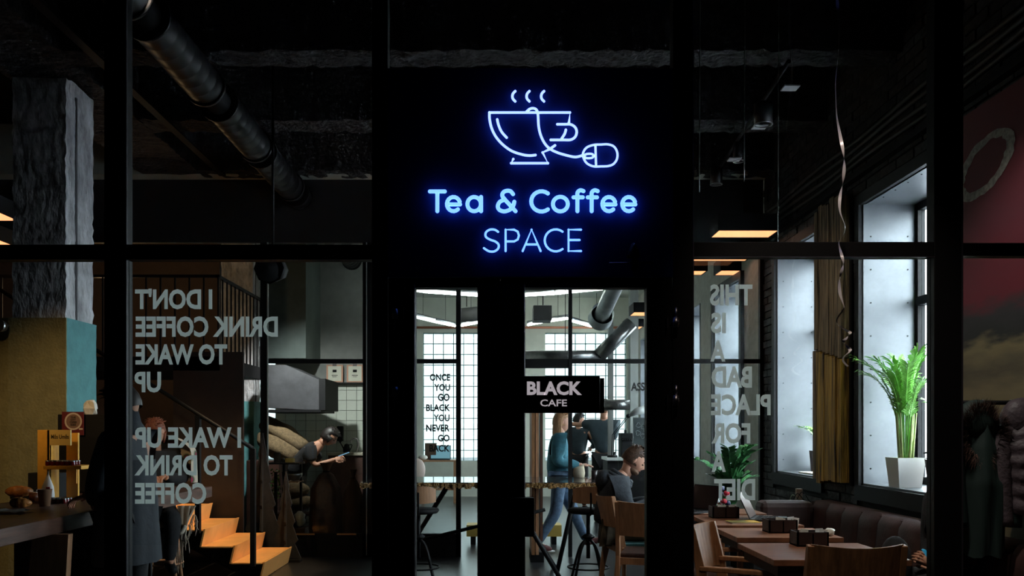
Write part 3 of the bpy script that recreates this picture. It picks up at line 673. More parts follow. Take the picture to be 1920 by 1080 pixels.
def square_pot(t, cx, cy, z, w, h, rz, pm):
    M = Matrix.Translation((cx, cy, z)) @ Matrix.Rotation(rz, 4, 'Z'); a, b = w*.40, w*.5; q = w*.46
    vs = [(-a, -a, 0), (a, -a, 0), (a, a, 0), (-a, a, 0), (-b, -b, h), (b, -b, h), (b, b, h), (-b, b, h), (-q, -q, h), (q, -q, h), (q, q, h), (-q, q, h), (-q, -q, h-.03), (q, -q, h-.03), (q, q, h-.03), (-q, q, h-.03)]
    fs = [(3, 2, 1, 0)]+[(i, (i+1) % 4, (i+1) % 4+4, i+4) for i in range(4)]+[(i+4, (i+1) % 4+4, (i+1) % 4+8, i+8) for i in range(4)]+[(i+8, (i+1) % 4+8, (i+1) % 4+12, i+12) for i in range(4)]
    part(t, 'pot', MB().add([M @ Vector(v) for v in vs], fs), pm)
    part(t, 'soil', MB().add([M @ Vector(v) for v in vs[12:]], [(0, 1, 2, 3)]), soil)
def palm(label, cx, cy, w, h, n, L, pm, seed, grp='potted plants on the window sills'):
    t = thing('potted_palm', label, 'plant', (cx, cy, WZ0), 0, grp); square_pot(t, cx, cy, WZ0, w, h, 0, pm); rnd = random.Random(seed)
    for k in range(n):
        a = 2*PI*k/n+rnd.uniform(-.3, .3); out = rnd.uniform(.10, .62)
        if math.cos(a) > 0: out *= .45
        m = MB(); frond((cx+.03*math.cos(a), cy+.03*math.sin(a), WZ0+h-.03), (math.cos(a)*out*.9, math.sin(a)*out*.9), L*rnd.uniform(.8, 1.15), 1.72, m, leaf, seed=seed+k)
        part(t, 'frond', m, leaf)
    for k in range(9):
        a = rnd.uniform(0, 2*PI); r1 = .05*rnd.random(); p0 = Vector((cx+r1*math.cos(a), cy+r1*math.sin(a), WZ0+h-.04))
        part(t, 'cane', MB().tube([p0, p0+Vector((.03*math.cos(a), .03*math.sin(a), .38))], [.010, .005], 6), stemm)
potw = mat('white_pot', (.8, .8, .8), .12, coat=.5); potb = mat('brown_pot', (.10, .06, .045), .15)
palm('lush green palm in white tapered pot on the nearest window sill', 3.125, 6.5, .21, .225, 24, .74, potw, 5)
palm('second palm in brown tapered pot nearer the window frame', 3.27, 6.2, .20, .22, 8, .45, potb, 21)
t = thing('potted_plant', 'small leafy plant in brown pot on the second window sill', 'plant', (3.33, 8.75, WZ0), 0, 'potted plants on the window sills'); square_pot(t, 3.33, 8.75, WZ0, .16, .22, 0, potb)
for k in range(7):
    a = k*.9; m = MB(); frond((3.33, 8.75, WZ0+.19), (math.cos(a)*.7, math.sin(a)*.7), .36, 1.3, m, leaf, 9, .014, .10, seed=60+k); part(t, 'frond', m, leaf)
one('sill_papers', box(3.06, 3.28, 8.2, 8.6, WZ0, WZ0+.015), paper, 'pale sheets lying on the second window sill', 'paper')
# ZZ plant
def zz(label, c, zpot, n, L, seed):
    t = thing('potted_zz_plant', label, 'plant', (c[0], c[1], 0)); rnd = random.Random(seed)
    part(t, 'planter', MB().lathe([(0, 0), (.13, 0), (.17, zpot), (.155, zpot), (.15, zpot-.04), (0, zpot-.04)], (c[0], c[1], 0), 24), matteblack)
    L0 = L
    for k in range(n):
        L = L0*rnd.uniform(.55, 1.1); a = 2*PI*k/n+rnd.uniform(-.3, .3); o_ = rnd.uniform(.1, .6); pts = []
        for i in range(13):
            u = i/12; pts.append(Vector((c[0], c[1], zpot-.04))+Vector((0, 0, L*(1.35*u-.62*u*u)))+Vector((math.cos(a), math.sin(a), 0))*L*o_*(.08*u+.75*u*u))
        s = part(t, 'stem', MB().tube(pts, [.010*(1-.7*i/12) for i in range(13)], 6), leafd); m = MB()
        for i in range(13):
            u = .3+.7*i/12; q = min(11, int(u*12)); p = pts[q].lerp(pts[q+1], min(1, u*12-q)); tg = (pts[q+1]-pts[q]).normalized()
            sd = tg.cross(Vector((0, 0, 1))).normalized()
            for sg_ in (-1, 1):
                dd = (sd*sg_*.9+tg*.6+Vector((0, 0, rnd.uniform(0, .4)))).normalized(); l = .10*rnd.uniform(.8, 1.1); wv = tg.cross(dd).normalized().cross(dd).normalized()*.025
                up = Vector((0, 0, .006)); b1 = p+dd*l*.3; b2 = p+dd*l*.7
                m.add([p, b1-wv, b1+up, b1+wv, b2-wv*.9, b2+up, b2+wv*.9, p+dd*l], [(0, 1, 2), (0, 2, 3), (1, 4, 5, 2), (2, 5, 6, 3), (4, 7, 5), (5, 7, 6)], True)
        part(s, 'leaflets', m, leafd)
zz('dark glossy leafed plant behind the tables', (2.27, 8.22), .56, 18, .92, 3)
fl = thing('flower_bunch', 'red, white and navy flower bunch behind the third box', 'flowers', (PX(1345, 7.35), 7.35, 0)); rnd = random.Random(5)
part(fl, 'stand', MB().lathe([(0, 0), (.12, 0), (.1, .6), (.08, .66), (0, .66)], (PX(1345, 7.35), 7.35, 0), 16), matteblack)
for k in range(22):
    c = Vector((PX(1322+44*rnd.random(), 7.35), 7.3+.1*rnd.random(), PZ(915+42*rnd.random(), 7.35)))
    part(fl, 'blossom', MB().ell(c, .028, .028, .022, 9, 6, noise=.4, seed=k), [mat('petal_red', (.5, .02, .04), .6), mat('petal_white', (.7, .7, .75), .6), mat('petal_navy', (.02, .03, .09), .6)][k % 3])
    if k % 2 == 0: part(fl, 'flower_stem', MB().tube([c, (PX(1345, 7.35), 7.35, .62)], .004, 5), leafd)

# ---------------------------------------------------------------- weathered plank panel on the pier
pk = thing('plank_panel', 'weathered brown and mustard plank panel hung on the brick pier', 'wall panel', (2.94, 7.4, .98))
oldw = mat('weathered_wood', (.012, .009, .007), .85, col2=(.36, .26, .15), scale=3.5, stretch=(14, 14, .6), bump=.6, bscale=12)
oldy = mat('mustard_wood', (.012, .007, .004), .8, col2=(.62, .36, .05), scale=3, stretch=(10, 10, .5), bump=.5, bscale=12)
rnd = random.Random(8); yy = 7.13
for k in range(7):
    wdt = .085+.02*rnd.random()
    part(pk, 'plank', box(2.905-.012*rnd.random(), 2.96, yy, yy+wdt-.006, 2.02+.02*k, 3.38+.02*(k % 3)), oldw, .002); 
    part(pk, 'plank', box(2.89-.012*rnd.random(), 2.96, yy, yy+wdt-.006, 1.0-.04*rnd.random()-.02*(k % 2), 2.01+.02*k), oldy if k < 6 else oldw, .002); yy += wdt
part(pk, 'backing', box(2.96, 2.972, 7.10, yy+.05, .95, 3.36), matteblack)

# ---------------------------------------------------------------- mural and coat rail at far right
def mural_mat():
    m = bpy.data.materials.new('mural_paint'); m.use_nodes = True; nt = m.node_tree; b = nt.nodes['Principled BSDF']; b.inputs['Roughness'].default_value = .7
    tc = nt.nodes.new('ShaderNodeTexCoord'); sx = nt.nodes.new('ShaderNodeSeparateXYZ'); nt.links.new(tc.outputs['Object'], sx.inputs[0])
    mp = nt.nodes.new('ShaderNodeMapping'); mp.inputs['Scale'].default_value = (1, 1.5, 6); nt.links.new(tc.outputs['Object'], mp.inputs[0])
    n = nt.nodes.new('ShaderNodeTexNoise'); n.inputs['Scale'].default_value = 2.2; n.inputs['Detail'].default_value = 7; nt.links.new(mp.outputs[0], n.inputs[0])
    a = nt.nodes.new('ShaderNodeMath'); a.operation = 'MULTIPLY_ADD'; a.inputs[1].default_value = .07; nt.links.new(n.outputs['Fac'], a.inputs[0])
    d = nt.nodes.new('ShaderNodeMath'); d.operation = 'DIVIDE'; d.inputs[1].default_value = 3.5; nt.links.new(sx.outputs['Z'], d.inputs[0]); nt.links.new(d.outputs[0], a.inputs[2])
    r = nt.nodes.new('ShaderNodeValToRGB'); e = r.color_ramp.elements; e[0].position = 0; e[0].color = (.10, .09, .07, 1); e[1].position = 1; e[1].color = (.16, .02, .03, 1)
    for p, c in ((.44, (.20, .15, .06)), (.5, (.34, .27, .14)), (.54, (.16, .13, .08)), (.58, (.34, .28, .14)), (.60, (.035, .035, .035)), (.635, (.05, .045, .05)), (.67, (.22, .02, .04)), (.80, (.17, .03, .05))):
        x = e.new(p); x.color = (*c, 1)
    nt.links.new(a.outputs[0], r.inputs[0]); nt.links.new(r.outputs[0], b.inputs['Base Color'])
    bp = nt.nodes.new('ShaderNodeBump'); bp.inputs['Strength'].default_value = .6; nt.links.new(n.outputs['Fac'], bp.inputs['Height']); nt.links.new(bp.outputs[0], b.inputs['Normal']); return m
mu = thing('mural', 'dark red, tan and grey painted mural with pale ring on the right wall', 'mural', (2.98, 4.7, 0))
part(mu, 'painted_field', box(2.952, 2.964, 3.85, 5.50, .02, 3.39), mural_mat())
m = MB(); N = 40; rnd = random.Random(2); c = P(1857, 312, 5.165); vs = []
for j in range(N):
    a = 2*PI*j/N; ro = 1+.05*rnd.uniform(-1, 1)
    for rr in (1.0*ro, .72+.04*rnd.uniform(-1, 1)): vs.append((2.9495, c.y+.30*rr*math.cos(a)-.02, c.z+.17*rr*math.sin(a)-.05*math.cos(a)))
m.add(vs, [(2*j, 2*j+1, (2*j+3) % (2*N), (2*j+2) % (2*N)) for j in range(N)]); part(mu, 'painted_ring', m, mat('ring_paint', (.42, .42, .39), .8, var=.4, scale=30))
YR = 4.6
rk = thing('coat_rail', 'black coat rail with rings across the glass at far right', 'coat rail', (2.6, YR, 0)); zr_ = PZ(755, YR)
part(rk, 'rail', MB().tube([(2.46, YR, zr_), (2.97, YR, zr_)], .012, 12), matteblack); part(rk, 'upright', MB().tube([(2.46, YR+.0, 0), (2.46, YR, zr_)], .014, 10), matteblack)
for px in (1843, 1895): part(rk, 'ring', MB().tube([P(px, 755, YR)+Vector((0, .016*math.cos(a), .016*math.sin(a))) for a in [2*PI*k/12 for k in range(12)]], .0025, 6, closed=True), chrome)
def garment(name, label, cx, cy, ztop, zbot, w, d, m, seed, puff=0, fur=None):
    t = thing(name, label, 'coat', (cx, cy, zbot), 0, 'coats on the rail'); rnd = random.Random(seed); rows = []; nk = 36; N = 28
    for k in range(nk+1):
        u = k/nk; z = ztop-(ztop-zbot)*u
        ww = w*(min(1, .35+2.6*u) if u < .25 else 1+.1*math.sin(u*5)); dd = d*(.6+.5*min(1, u*2))
        if puff: ww *= 1+.06*abs(math.sin(u*PI*7)); dd *= 1+.14*abs(math.sin(u*PI*7))
        rows.append([(cx+ww/2*math.cos(2*PI*j/N)*(1+.03*math.sin(j*2.3+u*6)), cy+dd/2*math.sin(2*PI*j/N)*(1+.12*math.sin(j*1.7+seed+u*4)), z+.01*math.sin(j*1.3)) for j in range(N)])
    rows = [r+[r[0]] for r in rows]; part(t, 'coat_body', MB().sheet(rows), m)
    for s in (-1, 1):
        pts = [(cx+s*w*.42, cy-.02, ztop-.10), (cx+s*w*.55, cy-.04, ztop-.35), (cx+s*w*.52, cy-.05, ztop-.62)]
        part(t, 'sleeve', MB().tube(cr(pts, 6), .06, 12), m)
    hd = MB().ell((cx-.02, cy-.03, ztop-.06), .115, .07, .12, 16, 10, noise=.06, seed=seed); part(t, 'hood', hd, m)
    part(t, 'hanger', MB().tube([(cx, YR, zr_+.015), (cx, YR-.01, ztop-.02)], .003, 6), chrome)
    if fur:
        fm = MB(); rnd = random.Random(seed)
        for k in range(2600):
            a = rnd.uniform(0, 2*PI); q_ = rnd.uniform(.4, 1)**.5; p = Vector((cx-.02+.125*q_*math.cos(a), cy-.07-.03*rnd.random(), ztop-.13+.16*q_*math.sin(a))); q = p+Vector((math.cos(a)+rnd.uniform(-.5, .5), rnd.uniform(-1, .3), math.sin(a)+rnd.uniform(-.5, .5)))*.035
            sd = Vector((0, .0015, 0)) if abs(math.cos(a)) > .5 else Vector((.0015, 0, 0)); fm.add([p-sd, p+sd, q], [(0, 1, 2)])
        part(t, 'fur_trim', fm, fur, kind='stuff')
garment('parka', 'dark green parka with brown fur hood hanging leftmost on the rail', 2.60, YR, 1.52, .75, .27, .24, mat('parka_green', (.012, .03, .028), .7), 3, 0, mat('fur', (.12, .065, .05), .8, var=.5, scale=30))
garment('puffer_jacket', 'mauve grey puffer jacket hanging right of the fur-hooded parka', 2.83, YR-.02, 1.53, .98, .27, .26, mat('puffer_mauve', (.10, .075, .09), .5, var=.15, bump=.3, scale=20), 11, 1)

# ---------------------------------------------------------------- people
def skinmesh(J, E, rad, sub=2):
    names = list({n: 0 for e in E for n in e}); idx = {n: i for i, n in enumerate(names)}
    me = bpy.data.meshes.new('s'); me.from_pydata([tuple(J[n]) for n in names], [(idx[a], idx[b]) for a, b in E], [])
    o = bpy.data.objects.new('s', me); COL.objects.link(o); o.modifiers.new('s', 'SKIN'); sv = me.skin_vertices[0].data
    for n in names:
        r = rad[n]; sv[idx[n]].radius = (r, r) if not isinstance(r, tuple) else r
    sv[0].use_root = True; s = o.modifiers.new('d', 'SUBSURF'); s.levels = sub; s.render_levels = sub
    bpy.context.view_layer.update(); em = bpy.data.meshes.new_from_object(o.evaluated_get(bpy.context.evaluated_depsgraph_get()))
    mb = MB().add([v.co.copy() for v in em.vertices], [tuple(p.vertices) for p in em.polygons], True)
    bpy.data.objects.remove(o); bpy.data.meshes.remove(em); return mb
def hframe(yaw, pitch): return Matrix.Rotation(yaw, 3, 'Z') @ Matrix.Rotation(pitch, 3, 'Y')   # forward = +X, positive pitch looks down
def headmesh(mb, c, M, s=1):
    n, m = 28, 20; vs = []
    for i in range(m+1):
        th = PI*i/m
        for j in range(n):
            a = 2*PI*j/n; x, y, z = math.sin(th)*math.cos(a), math.sin(th)*math.sin(a), math.cos(th)
            X, Y, Z = x*.096, y*.076, z*.118
            if z < 0: Y *= 1+.28*z; X = X*(1+.12*z)+(.012*(-z))
            if x > 0:
                X += .026*math.exp(-((y/.14)**2+((z+.14)/.20)**2))          # nose
                X += .006*math.exp(-((y/.4)**2+((z-.22)/.12)**2))           # brow
                for e in (-1, 1): X -= .010*math.exp(-(((y-.42*e)/.2)**2+((z-.02)/.12)**2))
                X += .006*math.exp(-((y/.25)**2+((z+.48)/.08)**2)); X += .010*math.exp(-((y/.3)**2+((z+.85)/.16)**2))
            else: X *= 1.08
            vs.append(c+M @ Vector((X, Y, Z))*s)
    mb.add(vs, [(i*n+j, i*n+(j+1) % n, (i+1)*n+(j+1) % n, (i+1)*n+j) for i in range(m) for j in range(n)], True)
    for e in (-1, 1): mb.ell(c+M @ Vector((-.005, .076*e, -.005))*s, .019*s, .009*s, .031*s, 10, 8, M=M.to_4x4())
def hand(mb, w, d, up, s=1, curl=.5, sd=1):
    """palm and five fingers from wrist w along d; up = back of hand"""
    d = Vector(d).normalized(); up = Vector(up); up = (up-d*up.dot(d)).normalized(); lat = d.cross(up)*sd
    mb.ell(w+d*.045*s, .048*s, .038*s, .015*s, 12, 8, M=Matrix((d, lat, up)).transposed().to_4x4())
    for k, L in enumerate((.068, .076, .070, .056)):
        b = w+d*.08*s+lat*(.027-.018*k)*s; pts = [b-d*.02*s]; ang = 0; p = b
        for q in range(3): ang += curl*.75; p = p+(d*math.cos(ang)-up*math.sin(ang))*L*s*(.45, .32, .23)[q]; pts.append(p)
        mb.tube(pts, [.0090*s, .0088*s, .0078*s, .006*s], 8); mb.ell(pts[-1], .006*s, .006*s, .006*s, 8, 6)
    b = w+d*.02*s+lat*.028*s; mb.tube([b, b+(lat*.7+d*.8-up*.2).normalized()*.035*s, b+(lat*.4+d-up*.5*curl).normalized()*.065*s], [.012*s, .010*s, .007*s], 8)
def hairmesh(c, M, s=1, style='short', seed=0):
    rnd = random.Random(seed); mb = MB(); n, m = 32, 16; vs = []
    for i in range(m+1):
        th = (PI*.62)*i/m
        for j in range(n):
            a = 2*PI*j/n; lim = 1.0
            x, y, z = math.sin(th)*math.cos(a), math.sin(th)*math.sin(a), math.cos(th)
            if x > .1: zc = .42+.25*max(0, x-.3)
            else: zc = -.35
            k = 1.07+.03*rnd.random()+(.05 if style != 'short' else 0)
            if x > .1 and z < zc: k = .93
            vs.append(c+M @ Vector((x*.100*k-.004, y*.079*k, z*.121*k))*s)
    mb.add(vs, [(i*n+j, i*n+(j+1) % n, (i+1)*n+(j+1) % n, (i+1)*n+j) for i in range(m) for j in range(n)], True)
    for k in range(150):
        a = rnd.uniform(0, 2*PI); th = rnd.uniform(0, .9)
        x, y, z = math.sin(th)*math.cos(a), math.sin(th)*math.sin(a), math.cos(th); p = c+M @ Vector((x*.102, y*.082, z*.124))*s
        q = p+M @ Vector((x*.03+rnd.uniform(-.02, .03), y*.03+rnd.uniform(-.02, .02), z*.012+.004))*s; mb.tube([p, (p+q)/2+M @ Vector((0, 0, .004)), q], [.004, .003, .001], 4)
    if style == 'long':
        for k in range(46):
            a = PI*.58+PI*.84*k/45; p = c+M @ Vector((math.cos(a)*.085, math.sin(a)*.078, .04))*s; L = rnd.uniform(.26, .36); o_ = Vector((p.x-c.x, p.y-c.y, 0))
            mb.tube(cr([p, p+o_*.25+Vector((0, 0, -.09)), p+o_*.3+Vector((.0, 0, -.2)), p+o_*rnd.uniform(.0, .5)+Vector((rnd.uniform(-.02, .03), 0, -L))], 4), [.012]*10+[.010, .006, .002], 6)
    if style == 'mid':
        for k in range(34):
            a = PI*.35+PI*1.3*k/33; p = c+M @ Vector((math.cos(a)*.092, math.sin(a)*.078, .02))*s; o_ = M @ Vector((0, 0, -1))
            mb.tube([p, p+o_*.05, p+o_*rnd.uniform(.08, .11)], [.014, .012, .004], 6)
    return mb
STD = dict(pelvis=(0, 0, .95), belly=(0, 0, 1.10), chest=(0, 0, 1.28), nb=(0, 0, 1.43), neck=(.01, 0, 1.50), head=(.03, 0, 1.61),
           sL=(0, .17, 1.39), eL=(-.02, .22, 1.12), wL=(.06, .22, .89), sR=(0, -.17, 1.39), eR=(-.02, -.22, 1.12), wR=(.06, -.22, .89),
           hL=(0, .09, .90), kL=(.02, .10, .50), aL=(0, .10, .08), hR=(0, -.09, .90), kR=(.02, -.10, .50), aR=(0, -.10, .08))
RAD = dict(pelvis=.105, belly=.10, chest=.108, nb=.075, neck=.05, sL=.052, eL=.038, wL=.027, sR=.052, eR=.038, wR=.027, hL=.075, kL=.056, aL=.036, hR=.075, kR=.056, aR=.036)
def person(label, loc, rz, pose, top, bottom, hairm, style='short', yaw=0, pitch=0, s=1, skm=skin, sleeve=1, bulk=1, beard=None, hands=None, shoem=None, group='people in the cafe', hem=0):
    t = thing('person', label, 'person', loc, rz, group); J = {k: Vector(v)*s for k, v in dict(STD, **pose).items()}
    for k in ('L', 'R'): J['p'+k] = J['w'+k]+(J['w'+k]-J['e'+k]).normalized()*.03*s
    rad = {k: v*s for k, v in RAD.items()}; rad.update(pL=.028*s, pR=.028*s, fL=.032*s, fR=.032*s)
    fd = {}
    for k in ('L', 'R'):
        f = pose.get('f'+k); J['f'+k] = J['a'+k]+(Vector(f) if f else Vector((.14, .01 if k == 'L' else -.01, -.045)))*s
    arms = [e for k in 'LR' for e in (('chest', 's'+k), ('s'+k, 'e'+k), ('e'+k, 'w'+k))]; legs = [e for k in 'LR' for e in (('pelvis', 'h'+k), ('h'+k, 'k'+k), ('k'+k, 'a'+k))]
    trunk = [('pelvis', 'belly'), ('belly', 'chest'), ('chest', 'nb'), ('nb', 'neck')]
    E = trunk+arms+legs+[('w'+k, 'p'+k) for k in 'LR']+[('a'+k, 'f'+k) for k in 'LR']
    b = skinmesh(J, E, rad); M = hframe(yaw, pitch); hc = J['head']
    b.tube([J['nb'], J['neck'], hc-M @ Vector((.02, 0, .04))*s], [.056*s, .052*s, .054*s], 14); headmesh(b, hc, M, s)
    hd = hands or {}
    for k, sd in (('L', -1), ('R', 1)):
        d, up, cu = hd.get(k, (J['w'+k]-J['e'+k], (0, 1 if k == 'L' else -1, .2), .35)); hand(b, J['w'+k]+(J['w'+k]-J['e'+k]).normalized()*.01, d, up, s*.95, cu, sd)
    body = part(t, 'body', b, skm, local=True)
    tr = {k: (v+.036*s)*(bulk if k[0] in 'pbcs' or k in ('eL', 'eR') else 1) for k, v in rad.items()}; tr['nb'] = .075*s; tr['pelvis'] = .14*s*bulk
    J2 = dict(J)
    if sleeve < 1:
        for k in 'LR': J2['e'+k] = J['s'+k].lerp(J['e'+k], .8); tr['e'+k] = .068*s
        A = [e for k in 'LR' for e in (('chest', 's'+k), ('s'+k, 'e'+k))]
    else: A = arms; tr['wL'] = tr['wR'] = .042*s
    if hem: J2['pelvis'] = J['pelvis']+Vector((0, 0, -hem)); tr['pelvis'] = .15*s*bulk
    part(t, 'top', skinmesh(J2, [('pelvis', 'belly'), ('belly', 'chest'), ('chest', 'nb')]+A, tr), top, local=True)
    lr = {k: v+.022*s for k, v in rad.items()}; lr['pelvis'] = .128*s; lr['aL'] = lr['aR'] = .05*s
    part(t, 'trousers', skinmesh(J, legs, lr), bottom, local=True)
    part(body, 'hair', hairmesh(hc, M, s, style, int(loc[0]*10)+7), hairm, local=True)
    ey = MB(); li = MB()
    for e in (-1, 1): ey.ell(hc+M @ Vector((.081, .031*e, .003))*s, .010*s, .012*s, .006*s, 8, 6, M=M.to_4x4())
    part(body, 'eyes', ey, mat('eye_dark', (.03, .02, .02), .2), local=True)
    li.ell(hc+M @ Vector((.094, 0, -.056))*s, .008*s, .022*s, .006*s, 10, 6, M=M.to_4x4()); part(body, 'lips', li, mat('lips', (.45, .15, .13), .5), local=True)
    br = MB()
    for e in (-1, 1): br.tube([hc+M @ Vector((.092, .014*e, .028))*s, hc+M @ Vector((.090, .034*e, .034))*s, hc+M @ Vector((.078, .05*e, .028))*s], .0035*s, 6)
    part(body, 'eyebrows', br, hairm, local=True)
    if beard:
        bb = MB().ell(hc+M @ Vector((.040, 0, -.082))*s, .062*s, .056*s, .040*s, 18, 10, M=M.to_4x4(), noise=.05); part(body, 'beard', bb, beard, local=True)
    for k in 'LR':
        a = J['a'+k]; f = J['f'+k]; d = (f-a); 
        sm_ = skinmesh({'a': a-Vector((.03, 0, .02))*s, 'b': a.lerp(f, .5)+Vector((0, 0, -.01))*s, 'c': f+d.normalized()*.05*s}, [('a', 'b'), ('b', 'c')], {'a': .045*s, 'b': .044*s, 'c': .036*s})
        part(t, 'shoe', sm_, shoem or matteblack, local=True)
    return t, J
# walking woman
t, J = person('woman in blue sweater and jeans with long blond hair, walking right behind the door glass', (.72, 9.9, 0), 0,
    dict(pelvis=(.02, 0, .93), belly=(.02, 0, 1.08), chest=(.02, 0, 1.25), nb=(.03, 0, 1.40), neck=(.04, 0, 1.46), head=(.06, 0, 1.56), sL=(.01, .15, 1.35), sR=(.02, -.15, 1.35),
         eR=(-.02, -.19, 1.08), wR=(.26, -.17, 1.05), eL=(.05, .19, 1.08), wL=(.28, .12, 1.04), hL=(.02, .09, .88), kL=(.20, .09, .50), aL=(.36, .09, .12), fL=(.14, 0, .01),
         hR=(.02, -.09, .88), kR=(-.02, -.09, .48), aR=(-.24, -.09, .11), fR=(.13, 0, -.06)), bluesw, denim, hairl, 'long', 0, .12, .965, skin, bulk=1.14, hem=.04,
    hands={'R': ((1, .1, 0), (0, 0, 1), .25), 'L': ((1, 0, .1), (0, 0, 1), .5)}, shoem=mat('dark_red_sneaker', (.10, .02, .02), .6))
for k in 'LR':
    f = J['f'+k]; lc = MB()
    lc.ell(f+Vector((.02, 0, -.028)), .06, .036, .012, 14, 6)
    for q in range(4): lc.tube([f+Vector((-.02-.02*q, -.025, .03+.012*q)), f+Vector((-.02-.02*q, 0, .038+.012*q)), f+Vector((-.02-.02*q, .025, .03+.012*q))], .004, 5)
    part(t, 'laces', lc, mat('white_rubber', (.7, .7, .72), .6), local=True)
# bearded man, seated
t, J = person('seated bearded man in charcoal hooded jacket looking down at his hands, right door glass', (.98, 7.45, 0), R(-4),
    dict(pelvis=(0.02, 0, .57), belly=(.02, 0, .70), chest=(.07, 0, .88), nb=(.14, 0, 1.01), neck=(.175, 0, 1.07), head=(.235, 0, 1.155), sL=(.06, .19, .96), sR=(.08, -.19, .95),
         eR=(.16, -.25, .72), wR=(.36, -.14, .80), eL=(.16, .24, .72), wL=(.38, .06, .80), hL=(.05, .10, .54), kL=(.45, .13, .53), aL=(.42, .13, .09), hR=(.05, -.10, .54), kR=(.45, -.13, .53), aR=(.44, -.13, .09)),
    hoodie, khaki, hairb, 'short', 0, .62, 1.0, skin, bulk=1.16, beard=mat('beard', (.13, .065, .04), .8, var=.4, scale=50), hem=.0, hands={'R': ((.8, .5, .3), (.2, -1, .3), .7), 'L': ((.8, -.3, .3), (0, 1, .4), .7)})
hd = MB()
for k in range(3):
    rr = .085+.018*k; hd.tube([Vector((.125-.02*k+rr*.9*math.cos(a), rr*math.sin(a), 1.03-.016*k-.05*math.cos(a)-.02)) for a in [2*PI*j/22 for j in range(22)]], .024, 8, closed=True)
part(t, 'hood', hd, hoodie, local=True)
hd2 = MB().ell((-.02, 0, .97), .085, .12, .10, 16, 10, noise=.05); part(t, 'hood_back', hd2, hoodie, local=True)
one('phone', MB().box(-.006, .006, -.035, .035, -.07, .07, Matrix.Translation((1.41, 7.36, .90)) @ Matrix.Rotation(R(30), 4, 'Y')), matteblack, "dark phone in the bearded man's hands", 'phone')
# two men further back
person('man in dark top standing behind with head turned, left of his colleague', (1.47, 15, 0), R(75), dict(eR=(.05, -.30, 1.16), wR=(.22, -.2, 1.1), head=(.03, 0, 1.58)), tee, blackcl, hairk, 'short', R(-70), .25, 1.0, skin2, sleeve=1)
person('tall man in dark grey t-shirt reaching his arm to the left', (1.66, 13, 0), R(80), dict(eL=(.12, .34, 1.38), wL=(.16, .58, 1.40), eR=(-.02, -.10, 1.1), wR=(.02, -.02, .88)), tee, blackcl, hairb, 'short', R(20), .1, 1.08, skin2, sleeve=.7)
# kitchen worker
t, J = person('kitchen worker in black t-shirt bent over a phone beside the tiled wall', (-2.42, 11, 0), 0,
    dict(pelvis=(-.16, 0, .80), belly=(-.12, 0, .95), chest=(0.02, 0, 1.12), nb=(.16, 0, 1.23), neck=(.20, 0, 1.26), head=(.29, 0, 1.33), sL=(.03, .17, 1.17), sR=(.05, -.17, 1.15), eR=(.14, -.2, .96), wR=(.36, -.12, 1.03), eL=(.14, .2, .96), wL=(.36, .08, 1.03),
         hL=(-.16, .09, .77), kL=(-.05, .1, .45), aL=(-.15, .1, .08), hR=(-.16, -.09, .77), kR=(-.05, -.1, .45), aR=(-.15, -.1, .08)), blackcl, blackcl, hairk, 'mid', 0, .75, 1.0, skin2, sleeve=.7, hands={'R': ((1, .3, .2), (0, -1, .5), .6), 'L': ((1, -.2, .2), (0, 1, .5), .6)})
one('phone', MB().box(-.07, .07, -.035, .035, -.004, .004, Matrix.Translation((-1.94, 10.95, 1.10)) @ Matrix.Rotation(R(-20), 4, 'Y')), mat('phone_glow', (.1, .2, .3), .2, emit=(.3, .6, .9), es=.5), 'lit phone held by the kitchen worker', 'phone')
# seated woman with shawl
t, J = person('seated guest with reddish hair and pale floral shawl at the counter end', (-2.94, 7.35, 0), R(-62),
    dict(pelvis=(-.02, 0, .74), belly=(0, 0, .90), chest=(.02, 0, 1.08), nb=(.05, 0, 1.22), neck=(.07, 0, 1.29), head=(.10, 0, 1.385), sL=(.02, .17, 1.18), sR=(.02, -.17, 1.18), eL=(.10, .22, .98), wL=(.28, .06, 1.02), eR=(.10, -.22, .98), wR=(.28, -.06, 1.02),
         hL=(.0, .1, .72), kL=(.30, .12, .66), aL=(.22, .10, .30), hR=(0, -.1, .72), kR=(.30, -.12, .66), aR=(.22, -.1, .30)), blackcl, blackcl, mat('red_hair', (.20, .06, .03), .6, var=.3), 'mid', 0, .35, 1.0, skin2, hands={'L': ((.8, -.5, 0), (0, 0, 1), .6), 'R': ((.8, .5, 0), (0, 0, 1), .6)})
shm = mat('floral_shawl', (.50, .44, .36), .9, bump=.3, scale=8)
nt = shm.node_tree; b_ = nt.nodes['Principled BSDF']; vo = nt.nodes.new('ShaderNodeTexVoronoi'); vo.inputs['Scale'].default_value = 9; tc_ = nt.nodes.new('ShaderNodeTexCoord'); nt.links.new(tc_.outputs['Object'], vo.inputs[0])
r_ = nt.nodes.new('ShaderNodeValToRGB'); r_.color_ramp.elements[0].position = .18; r_.color_ramp.elements[0].color = (.25, .02, .06, 1); r_.color_ramp.elements[1].position = .42; r_.color_ramp.elements[1].color = (.50, .44, .36, 1)
x_ = r_.color_ramp.elements.new(.28); x_.color = (.03, .08, .04, 1); nt.links.new(vo.outputs['Distance'], r_.inputs[0]); nt.links.new(r_.outputs[0], b_.inputs['Base Color'])
rows = []
for k in range(13):
    u = k/12; row = []
    for j in range(33):
        a = R(70)+R(290)*j/32-R(15); rr = .10+.20*min(1, u*1.9)+.02*math.sin(j*1.1)*u; z = 1.37-.05*u-.36*u*u
        row.append((.03+rr*.8*math.cos(a), rr*1.15*math.sin(a), z))
    rows.append(row)
part(t, 'shawl', MB().sheet(rows), shm, local=True)
